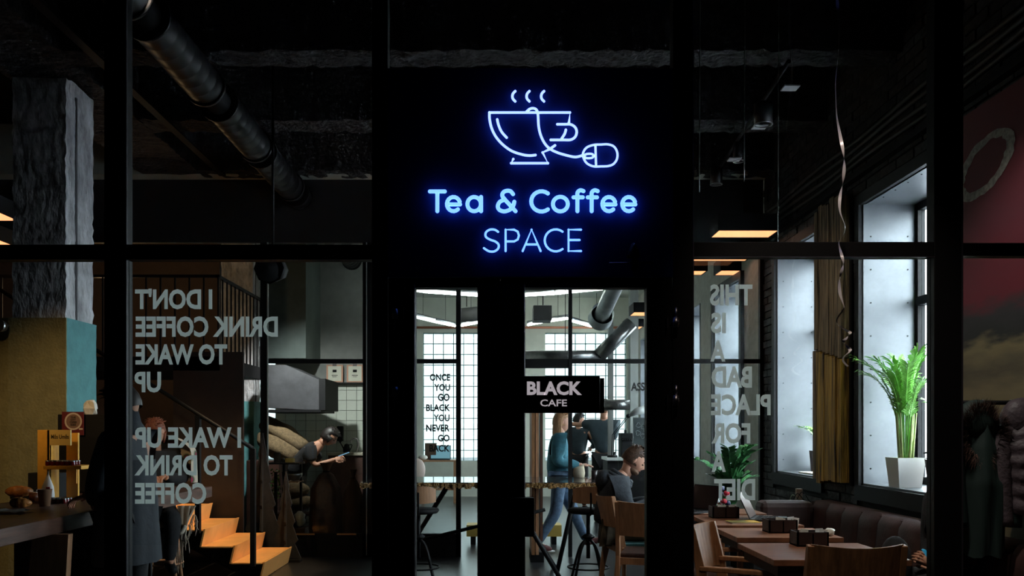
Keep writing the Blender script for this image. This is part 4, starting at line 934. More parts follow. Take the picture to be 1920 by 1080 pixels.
# hanging tail of the shawl with fringe (world coordinates)
Yt = 7.28; rows = []
for k in range(12):
    u = k/11; rows.append([P(338+24*j/12+(6-12*u)*(j/12-.5)*2-6*u+3*math.sin(j*1.9), 948+50*u+18*math.sin(PI*j/12)*u-(20*u if j > 8 else 0), Yt+.03*math.sin(j*1.5)) for j in range(13)])
part(t, 'shawl_tail', MB().sheet(rows), shm); fm = MB(); rnd = random.Random(4)
for k in range(44):
    x = 325+46*k/43; y0_ = 1000+10*math.sin(k*.3)-(26 if x > 352 else 0); l = rnd.uniform(14, 34)+(38 if 333 < x < 345 else 0)
    fm.tube(cr([P(x, y0_, Yt), P(x+rnd.uniform(-3, 3), y0_+l*.4, Yt), P(x+rnd.uniform(-4, 4), y0_+l, Yt+.01)], 3), .0028, 4)
part(t, 'fringe', fm, mat('fringe_wool', (.5, .44, .36), .9), kind='stuff')
part(t, 'shawl_fold', MB().tube(cr([P(322, 958, Yt-.02), P(326, 985, Yt-.03), P(338, 1000, Yt-.04), P(348, 985, Yt-.02)], 5), .018, 10), shm)
# stool of the guest
sl = thing('bar_stool', 'light wooden stool with splayed legs under the shawled guest', 'stool', (-2.86, 7.35, 0), R(10))
part(sl, 'seat', MB().lathe([(0, .59), (.17, .59), (.18, .61), (.17, .63), (0, .63)], (0, 0, 0), 24), oakl, local=True)
for a in (45, 135, 225, 315): part(sl, 'leg', MB().tube([(.12*math.cos(R(a)), .12*math.sin(R(a)), .6), (.20*math.cos(R(a)), .20*math.sin(R(a)), 0)], [.02, .012], 10), oakl, local=True)
part(sl, 'foot_ring', MB().tube([(.165*math.cos(2*PI*k/20), .165*math.sin(2*PI*k/20), .27) for k in range(20)], .008, 6, closed=True), oakl, local=True)
# standing person in navy coat
t, J = person('person in long navy coat standing at the counter behind the left post', (-2.09, 4.85, 0), R(172), dict(eR=(.08, -.24, 1.14), wR=(.36, -.16, 1.06), eL=(.06, .20, 1.14), wL=(.20, .02, 1.04)), coatm, blackcl, hairk, 'short', 0, .4, .97, skin2, bulk=.98, hands={'R': ((1, -.1, -.3), (0, 0, 1), .5)})
rows = []
for k in range(16):
    u = k/15; rows.append([((.14+.03*u)*(1+.05*math.sin(j*2+u*3))*math.cos(2*PI*j/30), (.18+.04*u)*(1+.04*math.sin(j*1.3))*math.sin(2*PI*j/30), 1.25-.58*u) for j in range(31)])
part(t, 'collar', MB().tube([(0, 0, 1.38), (.01, 0, 1.45), (.02, 0, 1.53)], [.12, .085, .075], 16), coatm, local=True)
part(t, 'coat_skirt', MB().sheet(rows), coatm, local=True)
# seated person at lower right, mostly behind the post
t, J = person('dark-clothed guest on the bench behind the right post holding a small blue phone', (2.69, 4.95, 0), R(180),
    dict(pelvis=(0, 0, .56), belly=(.01, 0, .72), chest=(.04, 0, .90), nb=(.04, 0, 1.05), neck=(.05, 0, 1.11), head=(.06, 0, 1.21), sL=(.04, .17, 1.0), sR=(.04, -.17, 1.0), eL=(.05, .22, .74), wL=(.14, .05, .645), eR=(.05, -.2, .74), wR=(.14, -.05, .645),
         hL=(.02, .1, .54), kL=(.42, .12, .50), aL=(.40, .12, .08), hR=(.02, -.1, .54), kR=(.42, -.12, .50), aR=(.40, -.12, .08)), blackcl, blackcl, hairk, 'short', 0, .4, 1.0, skin2, hands={'L': ((.9, -.2, .5), (0, 1, .3), .5), 'R': ((.9, .2, .4), (0, -1, .3), .6)})
one('phone', MB().box(-.004, .004, -.018, .018, -.05, .05, Matrix.Translation(P(1741, 1044, 4.84)) @ Matrix.Rotation(R(-35), 4, 'Y')), mat('blue_phone', (.02, .22, .40), .3, emit=(.02, .3, .5), es=.4), 'small bright blue phone held at lower right', 'phone')

# ---------------------------------------------------------------- left counter and what stands on it
ct = thing('counter', 'long dark wooden counter running back on the left', 'counter', (-2.7, 5.5, 0)); ZC = .95
part(ct, 'countertop', box(-3.15, -2.33, 3.95, 7.03, ZC-.085, ZC), mat('counter_wood', (.10, .045, .03), .4, var=.45, scale=3, stretch=(9, 1, 9), bump=.06), .003)
for yy in (4.5, 5.5): part(ct, 'leg_panel', MB().add([(-2.52+.0, yy, 0), (-2.30, yy, 0), (-2.25, yy, ZC-.085), (-2.44, yy, ZC-.085), (-2.52, yy+.05, 0), (-2.30, yy+.05, 0), (-2.25, yy+.05, ZC-.085), (-2.44, yy+.05, ZC-.085)],
        [(0, 1, 2, 3), (7, 6, 5, 4), (0, 4, 5, 1), (3, 2, 6, 7), (0, 3, 7, 4), (1, 5, 6, 2)]), oakl)
for yy in (4.5, 5.5): part(ct, 'leg_panel', box(-3.1, -2.9, yy, yy+.05, 0, ZC-.085), dkwood)
part(ct, 'end_panel', box(-3.15, -2.38, 5.9, 5.93, 0, ZC-.085), matteblack)
def onC(px, py): Y = (CAMZ-ZC)*F/(py-VY); return Vector((PX(px, Y), Y, ZC))
# yellow display stand
Ys = 5.55; X0, X1 = PX(70, Ys), PX(132, Ys)
ys = thing('display_stand', 'yellow display stand with lettered header and shelf of jars', 'stand', ((X0+X1)/2, Ys, ZC)); zt_ = PZ(806, Ys)
xa = PX(93, Ys)
part(ys, 'side_board', box(X0, xa, Ys, Ys+.02, ZC, zt_), yellow, .002); part(ys, 'side_wall', box(xa-.016, xa, Ys+.0, Ys+.12, ZC, zt_), yellow)
part(ys, 'header', box(xa, X1, Ys+.0, Ys+.016, PZ(835, Ys), zt_), mat('pale_yellow', (.62, .42, .12), .5)); part(ys, 'upright', box(PX(110, Ys), X1, Ys+.10, Ys+.12, ZC, zt_-.02), yellow)
part(ys, 'shelf', box(xa, PX(155, Ys-.06), Ys-.08, Ys+.10, PZ(880, Ys-.06), PZ(873, Ys-.06)), yellow, .002)
part(ys, 'brace', MB().prism([(PX(111, Ys), PZ(880, Ys)), (X1, PZ(880, Ys)), (X1, PZ(908, Ys))], .012, 'y', Ys+.08), yellow)
part(ys, 'lettering', textmb('M\u0117s Um\u0117s', PX(96, Ys), PX(129, Ys), PZ(823, Ys), PZ(814, Ys), Ys-.001, .02), bvinyl)
jr = thing('jam_jar', 'small dark red jam jar with silver lid on the yellow stand shelf', 'jar', (0, 0, 0), 0, 'jars on the yellow shelf')
part(jr, 'jar', MB().lathe([(0, 0), (.014, 0), (.015, .004), (.015, .024), (.012, .028)], n=12), mat('jam', (.12, .01, .01), .12), local=True); part(jr, 'lid', MB().lathe([(.0145, .026), (.0145, .033), (0, .034)], n=12), steel, local=True)
zs = PZ(873, Ys-.06); first = True
for i in range(6):
    for j in range(3):
        loc = (xa+.02+.032*i, Ys-.06+.034*j, zs)
        if first: jr.location = loc; first = False
        else: copy_tree(jr, None, loc)
for i in range(5):
    for j in range(3): copy_tree(jr, None, (xa+.02+.036*i, Ys-.14+.036*j, ZC), None, 'small dark jar on the counter in front of the yellow stand', 'jars on the counter')
cp = onC(84, 949); one('paper_cup', MB().lathe([(0, 0), (.030, 0), (.040, .098), (.043, .10), (.043, .104), (.037, .104), (.036, .09), (0, .09)], cp, 24), mat('brown_cup', (.22, .11, .06), .7), 'brown paper cup standing in front of the yellow stand', 'cup')
cb = onC(74, 945)+Vector((-.02, .14, 0))
rows = [[cb+Vector((r_*math.cos(a)*1.0, r_*math.sin(a)*.7, z_)) for a in [2*PI*k/16 for k in range(17)]] for r_, z_ in ((.040, 0), (.042, .05), (.036, .10), (.018, .145), (.006, .18), (.004, .205))]
bgn = thing('sweets_bag', 'white peaked paper bag with red tag behind the brown cup', 'bag', tuple(cb)); part(bgn, 'bag', MB().sheet(rows), mat('bag_white', (.6, .6, .62), .5)); part(bgn, 'tag', box(cb.x+.005, cb.x+.03, cb.y-.034, cb.y-.030, cb.z+.05, cb.z+.10), mat('tag_red', (.35, .02, .03), .6))
gj = onC(63, 941); g_ = thing('glass_jar', 'glass jar with orange contents left of the cup', 'jar', tuple(gj)); part(g_, 'contents', MB().lathe([(0, .004), (.026, .004), (.028, .06), (0, .062)], gj, 18), mat('orange_fill', (.30, .09, .03), .5, var=.5, scale=50)); part(g_, 'glass', MB().lathe([(.030, 0), (.032, .07), (.024, .085), (.024, .10), (.026, .10)], gj, 18), glass)
def croissant(label, c, rz, s):
    m = MB(); N = 34; pts = []; rr = []
    for i in range(N+1):
        u = i/N; a = R(-70)+R(140)*u; pts.append(Vector((math.sin(a)*.07*s, (1-math.cos(a))*.05*s, 0))); rr.append((.006+.026*math.sin(PI*u)**.8*(1+.12*abs(math.sin(u*PI*6))))*s)
    m.tube(pts, rr, 14); m.xf(Matrix.Translation(c+Vector((0, 0, .028*s))) @ Matrix.Rotation(rz, 4, 'Z')); return one('croissant', m, mat('crust', (.42, .16, .04), .45, var=.5, scale=30, bump=.3), label, 'croissant')
croissant('golden ridged croissant at far left of the counter', onC(10, 943)+Vector((0, .15, .03)), R(20), 1.15); croissant('smaller golden croissant in front of the ridged one', onC(26, 953)+Vector((0, .05, 0)), R(-15), 1.0)
pp = onC(15, 962); one('crumpled_paper', MB().sheet([[pp+Vector((-.14+.035*i, -.06+.04*j, .006+.012*math.sin(i*2.1+j*1.7)**2)) for i in range(8)] for j in range(5)], smooth=False), paper, 'crumpled baking paper under the croissants', 'paper')
br_ = onC(45, 940)+Vector((-.02, .30, 0)); pc = thing('card_machine', 'black box with pale receipt roll on the counter beside the concrete column', 'box', tuple(br_))
part(pc, 'case', box(br_.x-.12, br_.x+.10, br_.y, br_.y+.1, ZC, ZC+.17), matteblack, .004); part(pc, 'receipt_roll', MB().tube([(br_.x-.03, br_.y+.05, ZC+.185), (br_.x+.03, br_.y+.05, ZC+.185)], .022, 14), mat('receipt', (.7, .5, .4), .7)); part(pc, 'tray', box(br_.x-.20, br_.x-.02, br_.y-.12, br_.y-.01, ZC+.03, ZC+.04), paper)
part(pc, 'tray_stand', box(br_.x-.18, br_.x-.04, br_.y-.11, br_.y-.02, ZC, ZC+.03), matteblack)
cbn = thing('back_cabinet', 'black cabinet standing on the counter beside the teal column base', 'cabinet', (-3.0, 6.4, ZC)); zc_ = PZ(777, 6.3); xa_, xb_ = PX(108, 6.3), PX(196, 6.3)
part(cbn, 'body', box(xa_, xb_, 6.3, 6.6, ZC, zc_), matteblack, .004); part(cbn, 'door', box(xa_+.01, xb_-.01, 6.29, 6.3, .96, PZ(818, 6.3)), black)
ps = thing('poster', 'dark red poster with white coffee cup seen from above', 'poster', (PX(137, 6.27), 6.27, PZ(816, 6.27))); part(ps, 'sheet', box(PX(116, 6.27), PX(157, 6.27), 6.27, 6.275, PZ(816, 6.27), PZ(772, 6.27)), mat('poster_red', (.12, .006, .012), .6))
pc_ = P(137, 790, 6.265)
def disc(r0, r1, y, n=28): return MB().add([(pc_.x+r*math.cos(2*PI*j/n), y, pc_.z+r*math.sin(2*PI*j/n)) for j in range(n) for r in (r0, r1)], [(2*j, (2*j+2) % (2*n), (2*j+3) % (2*n), 2*j+1) for j in range(n)])
part(ps, 'printed_cup', disc(.052, .064, 6.268), mat('print_white', (.6, .5, .45), .7)); part(ps, 'printed_coffee', disc(.001, .052, 6.2685), mat('print_tan', (.22, .13, .10), .7))
part(ps, 'printed_handle', MB().box(pc_.x+.042, pc_.x+.07, 6.267, 6.268, pc_.z-.062, pc_.z-.050), mat('print_white', (.6, .5, .45), .7))
for k, s_ in enumerate(('THE', 'CITY', 'COFFEE', 'GUIDE')): part(ps, 'lettering', textmb(s_, pc_.x-.02-.006*(k == 2), pc_.x+.02+.006*(k == 2), pc_.z+.022-.018*k, pc_.z+.036-.018*k, 6.266, .03), bvinyl)
one('paper_bag', MB().ell(P(169, 766, 6.42)+Vector((0, 0, -.0)), .05, .04, .065, 9, 6, noise=.75, seed=3), paper, 'crumpled white paper bag on top of the black cabinet', 'bag')
for p_ in bpy.data.objects['paper_bag'].data.polygons: p_.use_smooth = False
sp = thing('wall_spotlight', 'small round grey spotlight on the concrete column at the left edge', 'lamp', tuple(P(2, 612, 6.6))); c = P(0, 611, 6.6); part(sp, 'lamp_head', MB().tube([c+Vector((0, -.04, 0)), c+Vector((.0, .04, 0))], [.055, .04], 20), steel); part(sp, 'bracket', MB().tube([c, c+Vector((0, .16, .02))], .012, 8), steel)

# felt trees standing before the second screen
def felt_tree(label, px, apex, Y, w, m):
    z1 = PZ(apex, Y); x = PX(px, Y); pl = []; n = 5; L = []; Rr = []
    for k in range(n):
        u0, u1 = k/n, (k+1)/n; L += [(x-w*u0*.72-.004, z1*(1-u0)), (x-w*u1, z1*(1-u1)+.04)]; Rr += [(x+w*u0*.72+.004, z1*(1-u0)), (x+w*u1, z1*(1-u1)+.04)]
    t = thing('felt_tree', label, 'tree', (x, Y, 0), 0, 'felt fir trees'); part(t, 'tree_panel', MB().prism(L+Rr[::-1], .02, 'y', Y), m); part(t, 'base', box(x-w, x+w, Y-.05, Y+.07, 0, .03), matteblack)
    M = Matrix.Translation((x, Y+.01, 0)) @ Matrix.Rotation(PI/2, 4, 'Z') @ Matrix.Translation((-x, -Y-.01, 0))
    part(t, 'cross_panel', MB().prism([((a-x)*.5+x, b) for a, b in L+Rr[::-1]], .02, 'y', Y).xf(M), m)
felt = mat('felt', (.018, .018, .021), .95, var=.3, scale=12)
felt_tree('large dark grey cutout fir tree beside the stair rail', 492, 812, 9.36, .24, felt); felt_tree('smaller dark cutout fir tree right of the large one', 536, 884, 9.14, .16, felt)

# ---------------------------------------------------------------- kitchen behind the second screen
YT = 13.0; kw = struct('wall_kitchen', box(-3.35, -1.47, YT+.02, 13.2, 0, 4.2), grout)
struct('trim_1', box(-3.3, -2.66, 12.0, YT+.02, 2.42, 4.2), greywall); part(kw, 'upper_plaster', box(-3.3, -1.47, YT, YT+.02, 2.1, 4.2), mat('upper_plaster', (.23, .24, .23), .8, var=.15, scale=3))
tl = None; k = 0; inv = W[kw].inverted()
for i in range(12):
    for j in range(14):
        if tl is None: tl = part(kw, 'tile', box(-.0745, .0745, -.006, .006, -.0745, .0745), tile_m, local=True, bevel=.002); o = tl
        else: o = tl.copy(); COL.objects.link(o); o.parent = kw
        o.location = inv @ Vector((-3.27+.155*i, YT+.012, .08+.155*j))
hd_ = thing('extractor_hood', 'dark grey steel extractor hood above the worker', 'hood', (-2.9, 11.6, PZ(770, 11.2)))
ya_ = 11.0; part(hd_, 'hood_body', MB().prism([(PX(490, ya_), PZ(764, ya_)), (PX(598, ya_), PZ(769, ya_)), (PX(598, ya_), PZ(712, ya_)), (PX(535, ya_), PZ(684, ya_)), (PX(490, ya_), PZ(684, ya_))], .9, 'y', ya_), hoodm)
part(hd_, 'lower_rim', box(PX(490, ya_), PX(602, ya_), ya_-.02, ya_+.92, PZ(773, ya_), PZ(768, ya_)), black)
part(hd_, 'hood_side', box(PX(598, ya_), PX(610, ya_), ya_, ya_+.9, PZ(769, ya_), PZ(710, ya_)), matteblack)
for px, lb in ((612, 'framed certificate on a clip above the tiles, left of two'), (650, 'framed certificate on a clip above the tiles, right of two')):
    Yc = 12.9; t = thing('certificate', lb, 'picture', (PX(px+17, Yc), Yc, PZ(717, Yc)), 0, 'framed certificates'); a, b, c_, d_ = PX(px, Yc), PX(px+31, Yc), PZ(717, Yc), PZ(684, Yc)
    part(t, 'frame', box(a, b, Yc, Yc+.02, c_, d_), mat('copper_frame', (.42, .20, .12), .5)); part(t, 'paper_sheet', box(a+.025, b-.025, Yc-.003, Yc, c_+.02, d_-.02), mat('cert_paper', (.5, .5, .42), .7))
    part(t, 'clip', box((a+b)/2-.03, (a+b)/2+.03, Yc-.01, Yc, d_-.02, d_+.02), dkwood)
    part(t, 'printing', MB().box((a+b)/2-.03, (a+b)/2+.03, Yc-.005, Yc-.003, (c_+d_)/2+.02, (c_+d_)/2+.06).box((a+b)/2-.045, (a+b)/2+.045, Yc-.005, Yc-.003, (c_+d_)/2-.03, (c_+d_)/2-.022).box((a+b)/2-.03, (a+b)/2+.03, Yc-.005, Yc-.003, (c_+d_)/2-.05, (c_+d_)/2-.044), matteblack)
one('picture_ledge', box(PX(608, 12.9), PX(684, 12.9), 12.86, 13.0, PZ(719, 12.9), PZ(717, 12.9)), black, 'thin black ledge under the certificates', 'shelf')
ds = thing('soap_dispenser', 'black soap dispenser on the tiled kitchen wall', 'dispenser', tuple(P(638, 828, 12.95))); part(ds, 'dispenser_body', box(PX(632.5, 12.95), PX(643.5, 12.95), 12.9, 13.0, PZ(827, 12.95), PZ(799, 12.95)), matteblack, .01); part(ds, 'spout', MB().lathe([(.0, -.03), (.02, 0), (.02, .02)], P(638, 828, 12.93), 10), matteblack)
def sack(label, c, rx, ry, rz_, tilt, seed, m=burlap, grp='coffee sacks'):
    mb = MB(); rnd = random.Random(seed); mb.ell((0, 0, 0), rx, ry, rz_, 26, 16); mb.v = [v*(1+.05*math.sin(v.x*23+seed)+.05*math.sin(v.z*31+v.y*19)) for v in mb.v]
    mb.xf(Matrix.Translation(c) @ Matrix.Rotation(tilt, 4, 'Y')); return one('coffee_sack', mb, m, label, 'sack', grp)
sack('large burlap sack topmost in the kitchen pile', P(532, 814, 11.3), .38, .24, .14, R(32), 1); sack('burlap sack beneath the topmost in the kitchen pile', P(522, 838, 11.2), .30, .22, .15, R(28), 2)
sack('burlap sack lying under the shelf', P(553, 918, 10.6), .17, .16, .11, R(4), 3); sack('lowest burlap sack on the kitchen floor, under another sack', P(556, 942, 10.6), .20, .18, .10, 0, 4)
ss = thing('sack_bench', 'low dark bench under the burlap sack pile', 'bench', (-2.85, 11.2, 0)); part(ss, 'bench_body', box(-3.2, -2.78, 10.98, 11.5, 0, 1.02), dkwood, .01); part(ss, 'toe_kick', box(-3.2, -2.78, 10.97, 10.98, .02, .1), black)
ps2 = thing('pallet', 'low dark pallet under the lower burlap sacks', 'pallet', (-2.45, 10.6, 0))
for k in range(4): part(ps2, 'slat', box(-2.75, -2.2, 10.42+.1*k, 10.5+.1*k, .36, .39), dkwood)
for xx in (-2.72, -2.25): part(ps2, 'leg', box(xx-.02, xx+.02, 10.42, 10.8, 0, .36), dkwood)
sh = thing('kitchen_shelf', 'black shelf with tins in the kitchen behind the fir trees', 'shelf', (-2.6, 10.1, 0)); zz_ = PZ(867, 10.1)
part(sh, 'board', box(PX(505, 10.1), PX(565, 10.1), 10.0, 10.3, zz_-.02, zz_), matteblack); part(sh, 'lower_board', box(PX(540, 10.1), PX(562, 10.1), 10.0, 10.3, PZ(902, 10.1)-.015, PZ(902, 10.1)), oakl)
part(sh, 'post', box(PX(530, 10.1), PX(534, 10.1), 10.1, 10.14, 0, zz_-.02), black); part(sh, 'post', box(PX(558, 10.1), PX(562, 10.1), 10.2, 10.24, 0, zz_-.02), black)
one('yellow_tin', box(PX(536, 10.1), PX(551, 10.1), 10.06, 10.16, zz_, zz_+.05), mat('tin_yellow', (.55, .38, .08), .4), 'flat yellow tin on the black kitchen shelf', 'tin', bevel=.005)
one('small_tin', MB().tube([(PX(531, 10.1), 10.1, zz_), (PX(531, 10.1), 10.1, zz_+.05)], .018, 14), steel, 'small grey tin left of the yellow tin', 'tin')
one('dark_tin', box(PX(514, 10.1), PX(524, 10.1), 10.08, 10.16, zz_, zz_+.12), matteblack, 'tall dark tin at the left of the kitchen shelf', 'tin', bevel=.004)
bw = thing('glass_dish', 'oval glass dish on the lower kitchen shelf', 'dish', tuple(P(552, 902, 10.1))); part(bw, 'dish', MB().lathe([(0, 0), (.07, .01), (.1, .06), (.103, .09), (.095, .09), (.09, .06), (.06, .02)], P(551, 901, 10.12), 22, sy=.8), steel)
iv = thing('trailing_plant', 'small trailing green plant between the two fir trees', 'plant', (PX(517, 10.2), 10.2, 0)); rnd = random.Random(6); m = MB()
for k in range(90):
    p = P(510+16*rnd.random(), 880+52*rnd.random(), 10.2+.08*rnd.random()); d = Vector((rnd.uniform(-1, 1), -.6, rnd.uniform(-1, .6))).normalized()*.03; s_ = d.cross(Vector((0, 1, .2))).normalized()*.014; m.add([p, p+d*.5-s_, p+d, p+d*.5+s_], [(0, 1, 2, 3)])
part(iv, 'foliage', m, leaf); part(iv, 'plant_stand', MB().tube([(PX(517, 10.2), 10.2, 0), (PX(517, 10.2), 10.2, PZ(885, 10.2))], .02, 8), matteblack)
one('plastic_bag', MB().ell(P(562, 973, 10.2), .07, .06, .095, 12, 9, noise=.4, seed=9), mat('bag_pale', (.55, .62, .68), .3, var=.2, scale=14), 'crumpled white and blue plastic bag on the floor of the kitchen', 'bag')
bpy.data.objects['plastic_bag'].location.z = .255
one('bag_crate', box(PX(550, 10.2), PX(575, 10.2), 10.1, 10.3, 0, .25), dkwood, 'low dark crate under the plastic bag', 'crate', bevel=.004)
kc = thing('kitchen_counter', 'kitchen worktop with sink in front of the tiled wall', 'counter', (-1.9, 12.7, 0)); zk = PZ(849, 12.4)
part(kc, 'worktop', box(-2.45, -1.48, 12.4, 12.98, zk-.04, zk), mat('worktop', (.30, .28, .22), .4), .004); part(kc, 'base_unit', box(-2.43, -1.5, 12.44, 12.98, 0, zk-.04), dkwood)
fc = P(668, 846, 12.8); fc.z = zk; t = thing('tap', 'curved chrome tap at the kitchen sink', 'tap', tuple(fc)); part(t, 'spout', MB().tube(cr([fc, fc+Vector((.03, 0, .12)), fc+Vector((-.0, 0, .2)), fc+Vector((-.07, 0, .19)), fc+Vector((-.08, 0, .14))], 5), .01, 8), chrome)
kt = P(650, 846, 12.6); kt.z = zk; t = thing('kettle', 'small black kettle beside the tap', 'kettle', tuple(kt)); part(t, 'kettle_body', MB().lathe([(0, 0), (.05, 0), (.055, .05), (.03, .12), (0, .13)], kt, 16), matteblack); part(t, 'spout', MB().tube([kt+Vector((-.04, 0, .05)), kt+Vector((-.09, 0, .14))], [.012, .006], 8), matteblack); part(t, 'handle', MB().tube(cr([kt+Vector((.03, 0, .11)), kt+Vector((.08, 0, .11)), kt+Vector((.05, 0, .03))], 4), .006, 6), matteblack)
# sack shapes standing in for a garment reflected in the screen
for px, w_, tp, m_, lb in ((612, .19, 868, mat('reflection_brown', (.10, .055, .035), .6, var=.3, scale=10, bump=.5), 'tall brown sack shape for a garment reflection in the second screen'), (662, .12, 880, mat('reflection_dim_brown', (.05, .025, .018), .7, var=.3, scale=8, bump=.4), 'dim brown sack shape for the same reflection, right of the tall one')):
    Yk = 9.95; zt2 = PZ(tp, Yk); c = Vector((PX(px, Yk), Yk, 0)); t = thing('reflection_sack', lb, 'sack', tuple(c), 0, 'sack shapes for a garment reflection')
    prof = [(0, .02), (w_*.8, .02), (w_, .12), (w_*1.02, .4), (w_*.9, zt2-.3), (w_*.45, zt2-.14), (w_*.16, zt2-.10), (w_*.3, zt2-.03), (w_*.4, zt2)]
    b2 = MB().lathe(prof, c, 28); b2.v = [Vector((c.x+(v.x-c.x)*(1+.07*math.sin(7*math.atan2(v.y-c.y, v.x-c.x)+v.z*4)), c.y+(v.y-c.y)*(1+.07*math.sin(5*math.atan2(v.y-c.y, v.x-c.x))), v.z)) for v in b2.v]
    part(t, 'reflection_body', b2, m_); part(t, 'reflection_tie', MB().tube([c+Vector((w_*.19*math.cos(a), w_*.19*math.sin(a), zt2-.10)) for a in [2*PI*k/12 for k in range(12)]], .008, 6, closed=True), matteblack)

# speaker hanging left
spk = thing('hanging_speaker', 'black round-fronted speaker hanging left of the kitchen glass', 'speaker', (PX(507, 7.3), 7.3, PZ(530, 7.3))); c = P(507, 505, 7.3)
part(spk, 'cabinet', MB().tube([c+Vector((0, -.05, -.0)), c+Vector((.03, .16, .02))], [.135, .09], 8), matteblack); part(spk, 'cone', MB().lathe([(0, .03), (.05, .02), (.10, 0), (.115, 0)], c+Vector((0, -.055, 0)), 26, M=Matrix.Rotation(R(90), 4, 'X')), mat('cone', (.03, .03, .033), .4))
part(spk, 'bracket', MB().tube([c+Vector((0, .08, .1)), (c.x, c.y+.08, 4.74)], .012, 8), black)

# ---------------------------------------------------------------- live-edge bar table, stools, objects in the middle
bt = thing('bar_table', 'high table with golden live edge seen through both doors', 'table', (-.2, 8.5, 0)); zb = .92
part(bt, 'tabletop', box(PX(675, 8.0), 1.05, 8.03, 9.0, zb-.035, zb), mat('gloss_top', (.06, .05, .05), .06, spec=.8)); m = MB(); rnd = random.Random(4); x = PX(675, 8.0)
while x < 1.05: a = rnd.uniform(.015, .035); m.box(x, x+a, 8.0+rnd.uniform(-.012, .012), 8.035, zb-rnd.uniform(.04, .06), zb-rnd.uniform(.001, .012)); x += a
part(bt, 'live_edge', m, gold)
for x, s_ in ((-1.0, 1), (.62, -1)):
    part(bt, 'leg', MB().tube([(x, 8.2, 0), (x+.55*s_, 8.8, zb-.03)], .022, 8), black); part(bt, 'leg', MB().tube([(x, 8.8, 0), (x+.55*s_, 8.2, zb-.03)], .022, 8), black); part(bt, 'leg', MB().tube([(x, 8.5, 0), (x-.2*s_, 8.5, zb-.03)], .022, 8), black)
part(bt, 'cross_bar', MB().tube([(-.8, 8.5, .3), (.5, 8.5, .62)], .018, 8), black)
def swivel(label, x, y, rz):
    t = thing('swivel_stool', label, 'stool', (x, y, 0), rz, 'swivel stools at the bar table')       # faces +X
    part(t, 'seat', MB().lathe([(0, .66), (.17, .66), (.19, .685), (.18, .70), (0, .705)], n=26), matteblack, local=True); part(t, 'stem', MB().tube([(0, 0, .25), (0, 0, .66)], .018, 12), black, local=True)
    part(t, 'screw_collar', MB().lathe([(.03, .42), (.06, .44), (.06, .45), (.03, .47)], n=16), black, local=True)
    for a in (45, 135, 225, 315): c_, s_ = math.cos(R(a)), math.sin(R(a)); part(t, 'leg', MB().tube(cr([(.02*c_, .02*s_, .42), (.10*c_, .10*s_, .34), (.18*c_, .18*s_, .10), (.21*c_, .21*s_, 0)], 4), .012, 8), black, local=True)
    part(t, 'foot_ring', MB().tube([(.185*math.cos(2*PI*k/24), .185*math.sin(2*PI*k/24), .17) for k in range(24)], .008, 6, closed=True), black, local=True)
    m = MB(); vs = []; N = 12
    for j in range(N+1):
        a = -1+2*j/N; zc = .155*(1-.18*abs(a)**3)
        for zz2, th in ((.76, 0), (.76, .012), (.76+zc, 0), (.76+zc, .012)): vs.append((-.21+.05*a*a+th-.0, .155*a, zz2+(.012*abs(a)**3 if zz2 < .8 else 0)))
    fs = []
    for j in range(N): a = 4*j; b = a+4; fs += [(a, a+2, b+2, b), (a+1, b+1, b+3, a+3), (a+2, a+3, b+3, b+2), (a, b, b+1, a+1)]
    fs += [(0, 1, 3, 2), (N*4, N*4+2, N*4+3, N*4+1)]; m.add(vs, fs); part(t, 'backrest', m, oakl, local=True)
    part(t, 'back_stem', MB().tube(cr([(-.05, 0, .66), (-.18, 0, .66), (-.215, 0, .74), (-.215, 0, .86)], 4), .008, 8), black, local=True); return t
swivel('swivel stool with plywood back in front of the bar table, right door', PX(1105, 7.66), 7.75, R(90)); swivel('swivel stool with plywood back at the left end of the bar table', PX(783, 7.66), 7.75, R(95))
zt3 = zb; c = Vector((PX(1084, 8.9), 8.8, zt3)); t = thing('tote_bag', 'cream open fabric bag standing on the bar table', 'bag', tuple(c))
rows = [[c+Vector((r1*math.cos(a)*1.1, r1*math.sin(a)*.7, z_+(.02*math.cos(a) if z_ > .1 else 0))) for a in [2*PI*k/18 for k in range(19)]] for r1, z_ in ((.0, .002), (.05, .002), (.056, .05), (.05, .10), (.044, .12), (.04, .10))]
part(t, 'bag_body', MB().sheet(rows), cream)
for k, px in enumerate((1112, 1122)): one('tumbler', MB().lathe([(0, 0), (.028, 0), (.032, .09), (.029, .09), (.026, .01), (0, .01)], (PX(px, 8.6), 8.5+.06*k, zb), 16), mat('dark_glass', (.04, .03, .03), .1), ('dark tumbler on the bar table near the seated man, left of two', 'dark tumbler on the bar table near the seated man, right of two')[k], 'glass')
yb_ = thing('yellow_bench', 'low yellow painted bench behind the bar table', 'bench', (.2, 10.6, 0)); part(yb_, 'bench_top', box(-.35, .82, 10.5, 10.8, .10, .24), mat('bench_yellow', (.5, .34, .08), .5))
for x in (-.3, .7): part(yb_, 'leg', box(x, x+.06, 10.52, 10.78, 0, .1), black)

